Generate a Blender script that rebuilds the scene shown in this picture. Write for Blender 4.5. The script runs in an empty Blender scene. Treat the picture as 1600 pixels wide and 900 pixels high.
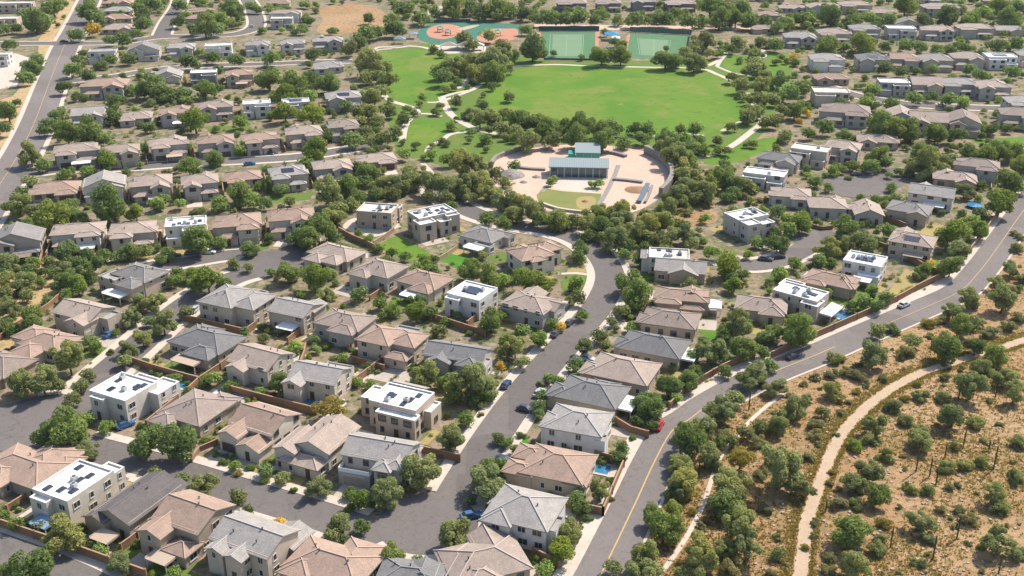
import bpy, bmesh, math, random
import numpy as np
from mathutils import Vector, Matrix
R = math.radians
rng = random.Random(7)

# ------------------------------------------------------------------ camera, sky, sun, exposure
sc = bpy.context.scene
C = sc.collection
CAM_H, PITCH, FPX = 130.0, R(24.0), 1716.0          # focal length in pixels of a 1600 px wide picture
cam_d = bpy.data.cameras.new("camera"); cam = bpy.data.objects.new("camera", cam_d); C.objects.link(cam)
cam.location = (0, 0, CAM_H); cam.rotation_euler = (R(90) - PITCH, 0, 0)
cam_d.sensor_width = 36.0; cam_d.lens = FPX / 1600 * 36.0; cam_d.clip_start = 1.0; cam_d.clip_end = 9000
sc.camera = cam
SUN_EL, SUN_AZ = R(49), R(48)                       # azimuth clockwise from +Y (away from the camera) towards +X
w = bpy.data.worlds.new("World"); sc.world = w; w.use_nodes = True
nt = w.node_tree; sky = nt.nodes.new("ShaderNodeTexSky"); sky.sky_type = 'NISHITA'; sky.sun_disc = False
sky.sun_elevation = SUN_EL; sky.sun_rotation = SUN_AZ; sky.air_density = 1.0; sky.dust_density = 1.5
bg = nt.nodes["Background"]; bg.inputs[1].default_value = 0.15
nt.links.new(sky.outputs[0], bg.inputs[0])
sun_d = bpy.data.lights.new("sun", 'SUN'); sun = bpy.data.objects.new("sun", sun_d); C.objects.link(sun)
sun_d.energy = 4.7; sun_d.angle = R(0.55); sun_d.color = (1.0, 0.92, 0.81)
sv = Vector((math.cos(SUN_EL) * math.sin(SUN_AZ), math.cos(SUN_EL) * math.cos(SUN_AZ), math.sin(SUN_EL)))
sun.rotation_euler = sv.to_track_quat('Z', 'Y').to_euler(); sun.location = sv * 500
sc.view_settings.view_transform = 'Standard'; sc.view_settings.look = 'None'
sc.view_settings.exposure = 0.56; sc.view_settings.gamma = 1.0
HAZE = 0.00004
sc.cycles.max_bounces = 5; sc.cycles.volume_bounces = 0; sc.cycles.diffuse_bounces = 2; sc.cycles.glossy_bounces = 2
sc.cycles.transmission_bounces = 2; sc.cycles.transparent_max_bounces = 4

# ------------------------------------------------------------------ surveying: a pixel of the photograph to a point of the ground
SP, CP = math.sin(PITCH), math.cos(PITCH)
def G(px, py, z=0.0):
    dx, v = px - 800.0, py - 450.0
    ry, rz = FPX * CP - v * SP, -FPX * SP - v * CP
    t = (z - CAM_H) / rz
    return Vector((dx * t, ry * t, z))
def proj(p):
    y, z = p[1], p[2] - CAM_H
    d = y * CP - z * SP
    return 800 + FPX * p[0] / d, 450 - FPX * (y * SP + z * CP) / d, FPX / d     # x, y, pixels per metre

# ------------------------------------------------------------------ materials
MATS = {}
def mat(name, col, rough=0.85, spec=0.2, metal=0.0):
    if name in MATS: return MATS[name]
    m = bpy.data.materials.new(name); m.use_nodes = True; MATS[name] = m
    b = m.node_tree.nodes["Principled BSDF"]
    b.inputs["Base Color"].default_value = (*col, 1); b.inputs["Roughness"].default_value = rough
    b.inputs["Specular IOR Level"].default_value = spec; b.inputs["Metallic"].default_value = metal
    return m
def N(m, t): return m.node_tree.nodes.new(t)
def L(m, a, b): m.node_tree.links.new(a, b)
def coords(m, kind="Object"):
    if kind == "World": return N(m, "ShaderNodeNewGeometry").outputs["Position"]
    return N(m, "ShaderNodeTexCoord").outputs[kind]
def noise(m, co, scale, detail=4, rough=0.6):
    n = N(m, "ShaderNodeTexNoise"); n.inputs["Scale"].default_value = scale
    n.inputs["Detail"].default_value = detail; n.inputs["Roughness"].default_value = rough
    L(m, co, n.inputs["Vector"]); return n.outputs["Fac"]
def ramp(m, fac, stops):
    r = N(m, "ShaderNodeValToRGB"); L(m, fac, r.inputs[0]); e = r.color_ramp.elements
    while len(e) < len(stops): e.new(0.5)
    for el, (p, c) in zip(e, stops): el.position = p; el.color = (*c, 1) if len(c) == 3 else c
    return r.outputs[0]
def mixc(m, fac, a, b, mode='MIX'):
    n = N(m, "ShaderNodeMix"); n.data_type = 'RGBA'; n.blend_type = mode; n.clamp_factor = True
    for s, v in ((n.inputs[0], fac), (n.inputs[6], a), (n.inputs[7], b)):
        if hasattr(v, "is_linked"): L(m, v, s)
        elif isinstance(v, (int, float)): s.default_value = v
        else: s.default_value = (*v, 1)
    return n.outputs[2]
def setc(m, c): L(m, c, m.node_tree.nodes["Principled BSDF"].inputs["Base Color"])
def bump(m, h, strength, dist=0.1):
    b = N(m, "ShaderNodeBump"); b.inputs["Strength"].default_value = strength; b.inputs["Distance"].default_value = dist
    L(m, h, b.inputs["Height"]); L(m, b.outputs[0], m.node_tree.nodes["Principled BSDF"].inputs["Normal"])
def mul(c, k): return tuple(min(1, x * k) for x in c)
def vary(m, col, amount):                            # own value of each object, from its random id
    oi = N(m, "ShaderNodeObjectInfo")
    return ramp(m, oi.outputs["Random"], [(0, mul(col, 1 - amount)), (1, mul(col, 1 + amount))])

def ground_mat(name, layers, base, bmp=0.5):
    """layers: (noise scale, low, high, colour), laid one over the other by noise in metres"""
    m = mat(name, base, 0.95, 0.1); co = coords(m, "World"); c = None
    for i, (s, lo, hi, col) in enumerate(layers):
        f = ramp(m, noise(m, co, s, 6, 0.62), [(lo, (0, 0, 0)), (hi, (1, 1, 1))])
        c = mixc(m, f, base if c is None else c, col)
    setc(m, c); bump(m, noise(m, co, 2.2, 6, 0.7), bmp, 0.25)
    return m
M_yard = ground_mat("yard_gravel", [(0.05, .42, .62, (.20, .165, .12)), (0.11, .46, .58, (.125, .135, .06)), (0.33, .52, .62, (.28, .225, .175)), (0.5, .53, .63, (.095, .11, .045)), (1.6, .55, .75, (.14, .125, .08))], (.265, .19, .125))
M_desert = ground_mat("desert_dirt", [(0.03, .4, .65, (.345, .195, .093)), (0.06, .5, .63, (.25, .175, .08)), (0.014, .5, .62, (.40, .26, .145)), (0.3, .52, .62, (.40, .265, .15)), (0.55, .5, .62, (.205, .155, .07)), (1.1, .56, .64, (.13, .10, .05)), (3.2, .52, .66, (.19, .13, .07))], (.335, .205, .108), 1.0)
M_verge = ground_mat("dry_verge", [(0.08, .42, .6, (.40, .27, .14)), (0.5, .5, .62, (.24, .21, .08))], (.42, .30, .17), .8)
M_lawn = ground_mat("lawn_grass", [(0.03, .40, .60, (.112, .195, .022)), (0.05, .53, .66, (.165, .19, .042)), (0.016, .52, .64, (.15, .19, .036)), (0.13, .64, .74, (.25, .21, .08)), (0.5, .62, .72, (.16, .17, .05)), (0.22, .55, .7, (.07, .14, .02)), (1.4, .5, .8, (.065, .14, .016))], (.078, .172, .018), .3)
M_lawn2 = ground_mat("park_turf", [(0.06, .45, .62, (.11, .16, .035)), (0.15, .55, .7, (.17, .165, .055)), (0.8, .5, .8, (.08, .12, .025))], (.10, .165, .03), .3)
M_plazalawn = ground_mat("worn_turf", [(0.1, .42, .6, (.20, .20, .07)), (0.4, .5, .7, (.15, .175, .05))], (.16, .185, .055), .3)
M_drylawn = ground_mat("dry_lawn", [(0.1, .45, .62, (.33, .26, .10)), (1.0, .5, .8, (.22, .2, .07))], (.30, .235, .105), .3)
M_vivid = ground_mat("vivid_lawn", [(0.3, .45, .7, (.07, .21, .02))], (.06, .18, .02), .2)
M_asphalt = ground_mat("asphalt", [(0.05, .4, .65, (.146, .130, .121)), (0.35, .5, .7, (.118, .106, .100)), (0.9, .6, .66, (.160, .144, .135)), (3.0, .4, .8, (.165, .148, .139))], (.13, .117, .109), .15)
M_asphalt2 = ground_mat("main_asphalt", [(0.05, .4, .65, (.178, .157, .146)), (0.35, .5, .7, (.145, .129, .121)), (0.9, .6, .66, (.195, .172, .16)), (3.0, .4, .8, (.20, .178, .166))], (.162, .144, .134), .15)
def wear(m):
    t = m.node_tree; b = t.nodes["Principled BSDF"]; src = b.inputs["Base Color"].links[0].from_socket; co = coords(m, "World")
    nz = N(m, "ShaderNodeTexNoise"); nz.inputs["Scale"].default_value = .35; nz.inputs["Detail"].default_value = 5; L(m, co, nz.inputs["Vector"])
    ad = N(m, "ShaderNodeVectorMath"); ad.operation = 'MULTIPLY_ADD'; L(m, nz.outputs["Color"], ad.inputs[0]); ad.inputs[1].default_value = (5, 5, 0); L(m, co, ad.inputs[2])
    v = N(m, "ShaderNodeTexVoronoi"); v.feature = 'DISTANCE_TO_EDGE'; v.inputs["Scale"].default_value = .09; L(m, ad.outputs[0], v.inputs["Vector"])
    c = mixc(m, 1.0, src, ramp(m, v.outputs["Distance"], [(.003, (.84, .83, .83)), (.010, (1, 1, 1))]), 'MULTIPLY')
    v2 = N(m, "ShaderNodeTexVoronoi"); v2.distance = 'CHEBYCHEV'; v2.inputs["Scale"].default_value = .045; L(m, co, v2.inputs["Vector"])
    c = mixc(m, 1.0, c, ramp(m, v2.outputs["Color"], [(.0, (.86, .85, .85)), (.5, (1, 1, 1)), (1, (1.1, 1.09, 1.08))]), 'MULTIPLY')
    c = mixc(m, 1.0, c, ramp(m, noise(m, co, .9, 3, .5), [(.28, (.82, .81, .81)), (.42, (1, 1, 1))]), 'MULTIPLY'); setc(m, c)
wear(M_asphalt); wear(M_asphalt2)
M_conc = ground_mat("pale_concrete", [(0.15, .4, .65, (.50, .44, .37)), (0.8, .5, .7, (.40, .34, .28)), (3.5, .5, .8, (.54, .48, .41))], (.46, .40, .335), .15)
M_drive = ground_mat("driveway_concrete", [(0.15, .4, .65, (.44, .38, .32)), (0.8, .5, .7, (.33, .28, .235))], (.39, .335, .28), .15)
M_plaza = ground_mat("plaza_paving", [(0.12, .4, .65, (.52, .385, .295)), (0.6, .5, .7, (.43, .31, .235)), (2.0, .5, .8, (.55, .42, .33))], (.48, .35, .27), .15)
M_trail = ground_mat("trail_dirt", [(0.2, .4, .65, (.44, .335, .235)), (1.2, .5, .7, (.35, .255, .17)), (4, .5, .8, (.47, .365, .265))], (.40, .30, .205), .5)
M_orange = ground_mat("orange_rubber", [(0.3, .4, .65, (.44, .215, .145)), (1.5, .5, .7, (.36, .17, .11))], (.40, .195, .13), .1)
M_teal = ground_mat("teal_rubber", [(0.3, .4, .65, (.045, .15, .105)), (1.2, .5, .7, (.06, .13, .10))], (.05, .165, .115), .1)
M_court = ground_mat("court_green", [(0.1, .4, .65, (.085, .175, .09)), (0.3, .5, .7, (.11, .185, .10)), (1.0, .5, .8, (.12, .195, .105))], (.07, .16, .075), .1)
M_line = mat("yellow_paint", (.44, .30, .14)); M_white = mat("white_paint", (.72, .70, .66))
M_courtline = mat("faded_court_line", (.20, .28, .18)); M_pale = mat("pale_court", (.135, .215, .12))

def wall_mat(name, col):
    m = mat(name, col, 0.9, 0.15); co = coords(m)
    c = vary(m, col, .10); f = ramp(m, noise(m, co, 0.5, 5, .65), [(.35, (.86, .86, .85)), (.7, (1.05, 1.05, 1.05))])
    setc(m, mixc(m, 1.0, c, f, 'MULTIPLY')); bump(m, noise(m, co, 7, 3), .25, .04); return m
WALL = {k: wall_mat("stucco_" + k, c) for k, c in dict(beige=(.48, .40, .315), cream=(.60, .53, .43), grey=(.42, .385, .345), white=(.66, .63, .58), tan=(.43, .345, .26), pale=(.55, .50, .43), dark=(.22, .205, .19)).items()}
def roof_mat(name, col):
    m = mat(name, col, 0.85, 0.25); co = coords(m)
    c = vary(m, col, .09)
    br = N(m, "ShaderNodeTexBrick"); L(m, co, br.inputs["Vector"]); br.inputs["Scale"].default_value = 1.0
    br.inputs["Brick Width"].default_value = .34; br.inputs["Row Height"].default_value = .36; br.inputs["Mortar Size"].default_value = .03
    br.inputs["Color1"].default_value = (.82, .82, .82, 1); br.inputs["Color2"].default_value = (1.14, 1.12, 1.1, 1); br.inputs["Mortar"].default_value = (.66, .65, .64, 1)
    c = mixc(m, .8, c, br.outputs["Color"], 'MULTIPLY')
    f = ramp(m, noise(m, co, 0.35, 6, .7), [(.3, (.8, .8, .8)), (.7, (1.12, 1.1, 1.08))])
    c = mixc(m, 1.0, c, f, 'MULTIPLY'); setc(m, c)
    return m
RC = dict(tan=(.355, .288, .243), brown=(.285, .23, .198), rust=(.345, .25, .195), grey=(.235, .222, .212), lgrey=(.325, .305, .285), dark=(.135, .122, .118), pale=(.36, .30, .25), slate=(.185, .183, .182))
ROOF = {k: roof_mat("tile_" + k, c) for k, c in RC.items()}
RIDGE = {k: mat("ridge_" + k, mul(c, 1.28)) for k, c in RC.items()}
def flat_mat(name, col):
    m = mat(name, col, .7, .2); co = coords(m)
    f = ramp(m, noise(m, co, 0.28, 6, .7), [(.32, (.52, .505, .49)), (.47, (.88, .875, .865)), (.62, (1.03, 1.03, 1.03))])
    setc(m, mixc(m, 1.0, col, f, 'MULTIPLY')); return m
DECK = {"white": flat_mat("white_membrane", (.80, .80, .79)), "bone": flat_mat("bone_membrane", (.62, .575, .51)), "ash": flat_mat("ash_membrane", (.34, .325, .31))}
M_fascia = mat("fascia_paint", (.30, .24, .19)); M_trim = mat("trim_paint", (.55, .50, .43)); M_darktrim = mat("bronze_trim", (.10, .085, .075))
M_glass = mat("window_glass", (.035, .045, .055), .08, .7); M_door = mat("door_paint", (.10, .065, .045)); M_garage = mat("garage_paint", (.36, .30, .245))
M_metal = mat("galvanised_metal", (.42, .43, .44), .5, .5); M_vent = mat("vent_pipe", (.10, .095, .09)); M_solar = mat("solar_cells", (.03, .036, .055), .2, .6)
M_bluesheet = mat("blue_awning", (.18, .27, .38)); M_whitesheet = mat("white_awning", (.74, .72, .69)); M_tansheet = mat("tan_awning", (.42, .33, .25))
M_bw = wall_mat("block_brown", (.27, .158, .093)); M_bwcap = mat("block_cap", (.34, .215, .135)); M_bw2 = wall_mat("block_sand", (.36, .26, .17))
M_wood = mat("weathered_wood", (.28, .17, .09)); M_tyre = mat("tyre_rubber", (.02, .02, .02)); M_rim = mat("wheel_rim", (.35, .35, .36), .4, .5, .6)
M_water = mat("pool_water", (.03, .17, .32), .08, .5); M_stone = ground_mat("grey_stone", [(1.2, .45, .6, (.30, .27, .24))], (.21, .195, .18), .5)
M_roofmetal = mat("ribbed_metal", (.23, .275, .28), .8, .15); M_tealglass = mat("green_glass", (.04, .34, .24), .3, .5); M_bluegl = mat("blue_glass", (.05, .10, .12), .12, .7)
M_shade = mat("blue_shade", (.03, .24, .42)); M_screen = mat("windscreen_mesh", (.03, .075, .085)); M_bark = mat("tree_bark", (.12, .085, .06))
M_rock = ground_mat("sand_rock", [(1.0, .45, .6, (.33, .25, .19))], (.42, .33, .26), 1.0)

def leaf_mat(name, dark, light, attr=False, trans=.45):
    m = bpy.data.materials.new(name); m.use_nodes = True; t = m.node_tree; t.nodes.clear()
    geo = N(m, "ShaderNodeNewGeometry")
    c = ramp(m, geo.outputs["Random Per Island"], [(0, dark), (1, light)])
    if attr:
        a = N(m, "ShaderNodeAttribute"); a.attribute_name = "tint"; c = mixc(m, 1.0, c, a.outputs["Color"], 'MULTIPLY')
    else:
        oi = N(m, "ShaderNodeObjectInfo")
        c = mixc(m, 1.0, c, ramp(m, oi.outputs["Random"], [(0, (.72, .78, .74)), (.35, (1.1, 1.08, .85)), (.7, (.92, .98, .95)), (1, (1.28, 1.16, .8))]), 'MULTIPLY')
    d = N(m, "ShaderNodeBsdfDiffuse"); tr = N(m, "ShaderNodeBsdfTranslucent"); mx = N(m, "ShaderNodeMixShader"); o = N(m, "ShaderNodeOutputMaterial")
    L(m, c, d.inputs[0]); L(m, mixc(m, 1.0, c, (1.1, 1.15, .6), 'MULTIPLY'), tr.inputs[0]); mx.inputs[0].default_value = trans
    L(m, d.outputs[0], mx.inputs[1]); L(m, tr.outputs[0], mx.inputs[2]); L(m, mx.outputs[0], o.inputs[0])
    return m
LEAF = {"olive": leaf_mat("olive_leaves", (.205, .226, .108), (.385, .400, .205)),
        "green": leaf_mat("green_leaves", (.145, .192, .072), (.285, .345, .142)),
        "bright": leaf_mat("bright_leaves", (.150, .205, .055), (.285, .350, .105)),
        "sage": leaf_mat("sage_leaves", (.205, .198, .112), (.355, .338, .198)),
        "golden": leaf_mat("golden_leaves", (.25, .195, .06), (.40, .32, .11)),
        "red": leaf_mat("red_blossom", (.28, .03, .04), (.45, .07, .08)),
        "far": leaf_mat("mixed_leaves", (.172, .208, .090), (.335, .372, .175), True)}
M_grass_tuft = leaf_mat("dry_tufts", (.20, .145, .07), (.36, .28, .14)); M_cactus = mat("cactus_skin", (.06, .075, .035))

# ------------------------------------------------------------------ mesh helpers
class MB:
    def __init__(s): s.v, s.f, s.mi = [], [], []
    def face(s, pts, mi=0):
        i = len(s.v); s.v += [tuple(p) for p in pts]; s.f.append(tuple(range(i, i + len(pts)))); s.mi.append(mi)
    def box(s, x0, x1, y0, y1, z0, z1, mi=0):
        i = len(s.v)
        s.v += [(x0, y0, z0), (x1, y0, z0), (x1, y1, z0), (x0, y1, z0), (x0, y0, z1), (x1, y0, z1), (x1, y1, z1), (x0, y1, z1)]
        for q in ((3, 2, 1, 0), (4, 5, 6, 7), (0, 1, 5, 4), (1, 2, 6, 5), (2, 3, 7, 6), (3, 0, 4, 7)):
            s.f.append(tuple(i + k for k in q)); s.mi.append(mi)
    def prism(s, poly, z0, z1, mi=0, mtop=None):             # vertical prism over a counter-clockwise polygon
        n = len(poly); i = len(s.v)
        s.v += [(p[0], p[1], z0) for p in poly] + [(p[0], p[1], z1) for p in poly]
        for k in range(n):
            s.f.append((i + k, i + (k + 1) % n, i + n + (k + 1) % n, i + n + k)); s.mi.append(mi)
        s.f.append(tuple(i + n + k for k in range(n))); s.mi.append(mi if mtop is None else mtop)
        s.f.append(tuple(i + n - 1 - k for k in range(n))); s.mi.append(mi)
    def tube(s, pts, rad, n=6, mi=0):
        pts = [Vector(p) for p in pts]; i0 = len(s.v); k = len(pts)
        for j, p in enumerate(pts):
            d = (pts[min(j + 1, k - 1)] - pts[max(j - 1, 0)]).normalized()
            a = d.orthogonal().normalized(); b = d.cross(a); r = rad[j] if hasattr(rad, "__len__") else rad
            s.v += [tuple(p + a * r * math.cos(6.2832 * q / n) + b * r * math.sin(6.2832 * q / n)) for q in range(n)]
        for j in range(k - 1):
            for q in range(n):
                s.f.append((i0 + j * n + q, i0 + j * n + (q + 1) % n, i0 + (j + 1) * n + (q + 1) % n, i0 + (j + 1) * n + q)); s.mi.append(mi)
        s.f.append(tuple(i0 + (k - 1) * n + q for q in range(n))); s.mi.append(mi)
        s.f.append(tuple(i0 + n - 1 - q for q in range(n))); s.mi.append(mi)
    def mesh(s, name, mats):
        me = bpy.data.meshes.new(name); me.from_pydata(s.v, [], s.f)
        for m in (mats if isinstance(mats, (list, tuple)) else [mats]): me.materials.append(m)
        if any(s.mi): me.polygons.foreach_set("material_index", s.mi)
        me.update(); return me
    def build(s, name, mats, parent=None, smooth=False):
        me = s.mesh(name, mats)
        if smooth: me.polygons.foreach_set("use_smooth", [True] * len(me.polygons))
        return obj(name, me, parent)
def obj(name, me, parent=None):
    o = bpy.data.objects.new(name, me); C.objects.link(o)
    if parent: o.parent = parent
    return o
def tag(o, label=None, cat=None, group=None, kind=None):
    for k, v in (("label", label), ("category", cat), ("group", group), ("kind", kind)):
        if v: o[k] = v
    return o
def thing(name, label, cat, loc=(0, 0, 0), rz=0, group=None):
    o = obj(name, None); o.location = loc; o.rotation_euler = (0, 0, rz); return tag(o, label, cat, group, 'thing')
def structure(name, mb, m, parent=None): return tag(mb.build(name, m, parent), kind="structure")

LZ = {}
CLS = dict(base=(.004, 3, .004), turf=(.016, 1, 0), lawn=(.020, 3, .004), yard=(.032, 4, .003), road=(.045, 19, .003), path=(.045, 20, .003), court=(.045, 30, .004), plaza=(.045, 20, .004), mark=(.108, 4, .004))
KINDS_ = dict(desert_ground="base", dirt_ground="base", verge_ground="base", pavement="lawn", park_lawn="turf", lawn="lawn", road="road", path="path", court_ground="court", playground_ground="court", plaza_ground="plaza")
def layer(cls="road"):                                  # sheets of ground lie in thin steps, one above the other, all below the kerb tops
    z0, n, dz = CLS[cls]; k = LZ.get(cls, 0); LZ[cls] = k + 1; return z0 + (k % n) * dz
def smooth_line(pts, step=2.0, closed=False):
    P = [Vector((p[0], p[1])) for p in pts]; out = []
    n = len(P)
    for i in range(n if closed else n - 1):
        if closed: a, b, c, d = P[(i - 1) % n], P[i], P[(i + 1) % n], P[(i + 2) % n]
        else: a, b, c, d = P[max(i - 1, 0)], P[i], P[i + 1], P[min(i + 2, n - 1)]
        k = max(2, int((c - b).length / step))
        for j in range(k):
            t = j / k
            out.append(0.5 * ((2 * b) + (c - a) * t + (2 * a - 5 * b + 4 * c - d) * t * t + (3 * b - a - 3 * c + d) * t ** 3))
    if not closed: out.append(P[-1])
    return out
def normals(line):
    r = []
    for i in range(len(line)):
        d = (line[min(i + 1, len(line) - 1)] - line[max(i - 1, 0)]).normalized(); r.append(Vector((-d.y, d.x)))
    return r
def gpx(pts): return [G(x, y) for x, y in pts]
WK = 1.22                                               # widths below were read at 1.22 to the metre
def ribbon(name, line, width, m, z=None, jitter=0):
    width *= WK
    z = layer(KINDS_[name]) if z is None else z; nn = normals(line); mb = MB(); h = width / 2
    J = [(1 + rng.uniform(-jitter, jitter), 1 + rng.uniform(-jitter, jitter)) for _ in line]
    for i in range(len(line) - 1):
        a, b, na, nb = line[i], line[i + 1], nn[i], nn[i + 1]
        mb.face([(*(a - na * h * J[i][0]), z), (*(b - nb * h * J[i + 1][0]), z), (*(b + nb * h * J[i + 1][1]), z), (*(a + na * h * J[i][1]), z)])
    return structure(name, mb, m)
def patch(name, pxpts, m, closed_smooth=False, step=2.0, z=None, cls=None):
    pts = gpx(pxpts); pts = smooth_line(pts, step, True) if closed_smooth else [Vector((p.x, p.y)) for p in pts]
    z = layer(cls or KINDS_[name]) if z is None else z
    bm = bmesh.new(); vs = [bm.verts.new((p.x, p.y, z)) for p in pts]; f = bm.faces.new(vs)
    if f.normal.z < 0 or sum(pts[i].x * pts[(i + 1) % len(pts)].y - pts[(i + 1) % len(pts)].x * pts[i].y for i in range(len(pts))) < 0: f.normal_flip()
    bmesh.ops.triangulate(bm, faces=[f]); me = bpy.data.meshes.new(name); bm.to_mesh(me); bm.free(); me.materials.append(m)
    return tag(obj(name, me), kind="structure"), pts
def inside(p, poly):
    x, y, c = p[0], p[1], False; n = len(poly)
    for i in range(n):
        a, b = poly[i], poly[i - 1]
        if (a[1] > y) != (b[1] > y) and x < (b[0] - a[0]) * (y - a[1]) / (b[1] - a[1]) + a[0]: c = not c
    return c

# ------------------------------------------------------------------ ground, roads, pavements, lawns
mb = MB(); mb.face([(-4000, -600, 0), (4000, -600, 0), (4000, 5000, 0), (-4000, 5000, 0)]); structure("ground", mb, M_yard)
DESERT = [(860, 960), (905, 905), (965, 800), (1022, 690), (1075, 655), (1110, 632), (1160, 603), (1230, 570), (1330, 525), (1430, 485), (1490, 455), (1545, 385), (1600, 310), (1700, 190), (2300, 190), (3000, 1200), (1000, 1500)]
patch("desert_ground", DESERT, M_desert)
patch("dirt_ground", [(498, 18), (520, 8), (575, 8), (610, 28), (600, 45), (560, 50), (520, 55), (495, 48), (505, 30)], M_desert, True)
patch("dirt_ground", [(1050, 330), (1080, 318), (1115, 328), (1120, 345), (1090, 352), (1058, 356)], M_desert, True)
patch("verge_ground", [(-40, 230), (15, 232), (48, 170), (70, 115), (84, 80), (105, 40), (125, 5), (105, 0), (85, 30), (60, 62), (60, 80), (48, 120), (20, 150), (-40, 170)], M_verge)
patch("verge_ground", [(20, 420), (60, 405), (110, 420), (120, 440), (70, 470), (20, 540), (-20, 550), (-20, 470)], M_verge, True)
patch("pavement", [(-60, 82), (20, 82), (45, 90), (40, 110), (25, 135), (-60, 150)], M_conc)
patch("pavement", [(640, 30), (680, 10), (700, 8), (690, 22), (672, 30)], M_drive)
# park turf and lawns
patch("park_lawn", [(585, 82), (700, 62), (850, 95), (1100, 95), (1180, 85), (1235, 85), (1240, 130), (1200, 200), (1160, 240), (1080, 255), (1000, 228), (820, 222), (770, 250), (700, 262), (620, 240), (600, 170)], M_lawn2)
patch("lawn", [(764, 152), (775, 132), (800, 112), (850, 103), (900, 100), (1000, 104), (1090, 106), (1135, 122), (1152, 150), (1158, 185), (1130, 203), (1080, 212), (950, 208), (870, 200), (800, 190), (768, 172)], M_lawn, True)
patch("lawn", [(590, 85), (612, 78), (655, 78), (700, 88), (716, 102), (690, 150), (650, 163), (622, 156), (606, 130)], M_lawn, True)
patch("lawn", [(640, 196), (660, 186), (690, 188), (696, 200), (672, 222), (640, 224)], M_lawn, True)
patch("lawn", [(1130, 92), (1150, 86), (1165, 90), (1158, 105), (1135, 108)], M_lawn, True)
patch("lawn", [(1200, 82), (1232, 82), (1234, 108), (1205, 120)], M_lawn)
patch("lawn", [(1100, 245), (1150, 228), (1200, 215), (1225, 222), (1160, 250), (1110, 258)], M_lawn, True)
patch("lawn", [(1515, 218), (1640, 212), (1640, 230), (1540, 232)], M_lawn)
patch("lawn", [(680, 402), (702, 390), (735, 402), (716, 420)], M_vivid)
patch("lawn", [(585, 385), (620, 368), (660, 388), (680, 402), (640, 408)], M_lawn)
patch("lawn", [(875, 440), (895, 428), (925, 430), (925, 445), (905, 455), (880, 455)], M_lawn2)
patch("lawn", [(885, 425), (905, 408), (918, 404), (922, 425), (900, 428)], M_drylawn)
patch("lawn", [(205, 572), (225, 557), (270, 572), (255, 580)], M_drylawn)
patch("lawn", [(1385, 460), (1415, 420), (1450, 440), (1420, 462)], M_drylawn)
patch("lawn", [(1310, 470), (1350, 455), (1392, 470), (1335, 495)], M_lawn2)
patch("lawn", [(1090, 512), (1115, 505), (1135, 520), (1110, 535)], M_lawn)
patch("lawn", [(318, 430 - 232), (390, 195), (395, 202), (330, 208)], M_lawn2)
patch("lawn", [(420, 305), (490, 300), (485, 312), (420, 318)], M_lawn2)
patch("lawn", [(138, 562), (160, 540), (175, 548), (150, 566)], M_lawn2)
patch("lawn", [(800, 690), (822, 680), (826, 690), (806, 708)], M_vivid)
patch("lawn", [(150, 850), (185, 825), (230, 850), (270, 880), (220, 898)], M_lawn2)
patch("lawn", [(1435, 350), (1475, 352), (1462, 372), (1430, 362)], M_drylawn)
patch("pavement", [(536, 352), (560, 340), (625, 350), (616, 358), (585, 370), (545, 360)], M_conc, True)

W = lambda pts, s=2.0: smooth_line([Vector((p.x, p.y)) for p in gpx(pts)], s)
ROADS = {}
def road(key, pts, width, m=M_asphalt):
    ln = W(pts); ROADS[key] = (ln, width * WK); ribbon("road", ln, width, m); return ln
R1 = road("main", [(905, 960), (938, 900), (992, 788), (1021, 725), (1049, 675), (1075, 657), (1105, 635), (1148, 610), (1205, 583), (1275, 555), (1352, 521), (1452, 478), (1500, 455), (1530, 425), (1560, 385), (1595, 335), (1640, 275), (1710, 180)], 7.6, M_asphalt2)
R4 = road("wide", [(-90, 430), (-30, 340), (28, 250), (58, 190), (82, 125), (102, 75), (118, 45), (136, 8), (150, -25)], 11.5, M_asphalt2)
R2 = road("loop", [(-200, 620), (-80, 652), (30, 668), (110, 692), (200, 716), (300, 745), (400, 776), (500, 806), (580, 832), (640, 836), (690, 808), (730, 745), (772, 678), (815, 618), (862, 562), (905, 515), (940, 470), (953, 432), (938, 400), (905, 375), (860, 360), (800, 350), (745, 335), (700, 312), (672, 285)], 7.2)
R3 = road("side", [(60, 672), (110, 632), (160, 588), (210, 545), (258, 502), (312, 462), (365, 435), (420, 418), (452, 396), (470, 372)], 7.6)
R5 = road("branch", [(432, 412), (390, 398), (350, 400), (300, 408), (250, 415), (205, 422)], 6.6)
R6 = road("street_e", [(30, 276), (60, 270), (110, 264), (195, 262), (280, 256), (400, 250), (470, 245), (530, 236), (590, 226)], 6.5)
R7 = road("street_b", [(95, 128), (175, 120), (250, 108), (340, 102), (420, 100), (490, 97), (550, 96)], 6.5)
R8 = road("street_a", [(-60, 70), (40, 68), (120, 68), (190, 66), (250, 58), (330, 56), (375, 52), (400, 40), (395, 15), (380, -10)], 8.0)
R9 = road("street_top", [(252, 57), (262, 35), (278, 10), (285, -15)], 8.0)
R10 = road("court_east", [(1120, 402), (1165, 415), (1215, 408), (1258, 388), (1280, 372)], 7.0)
R12 = road("street_right", [(1290, 135), (1340, 150), (1420, 163), (1510, 168), (1640, 172)], 7.0)
R13 = road("lower", [(-120, 828), (-20, 862), (60, 892), (150, 935)], 9.0)
def disc(px, py, r):
    r *= WK
    z = layer(); c = G(px, py); mb = MB(); mb.face([(c.x + r * math.cos(a * .1309), c.y + r * math.sin(a * .1309), z) for a in range(48)]); structure("road", mb, M_asphalt)
    DISCS.append((Vector((c.x, c.y)), r))
DISCS = []
disc(668, 818, 8.2); disc(60, 660, 10.5); disc(425, 412, 9.0); disc(1282, 374, 7.5)
_, CUL = patch("road", [(1285, 282), (1330, 272), (1395, 262), (1425, 272), (1410, 290), (1385, 302), (1335, 309), (1300, 300)], M_asphalt, True)
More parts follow.
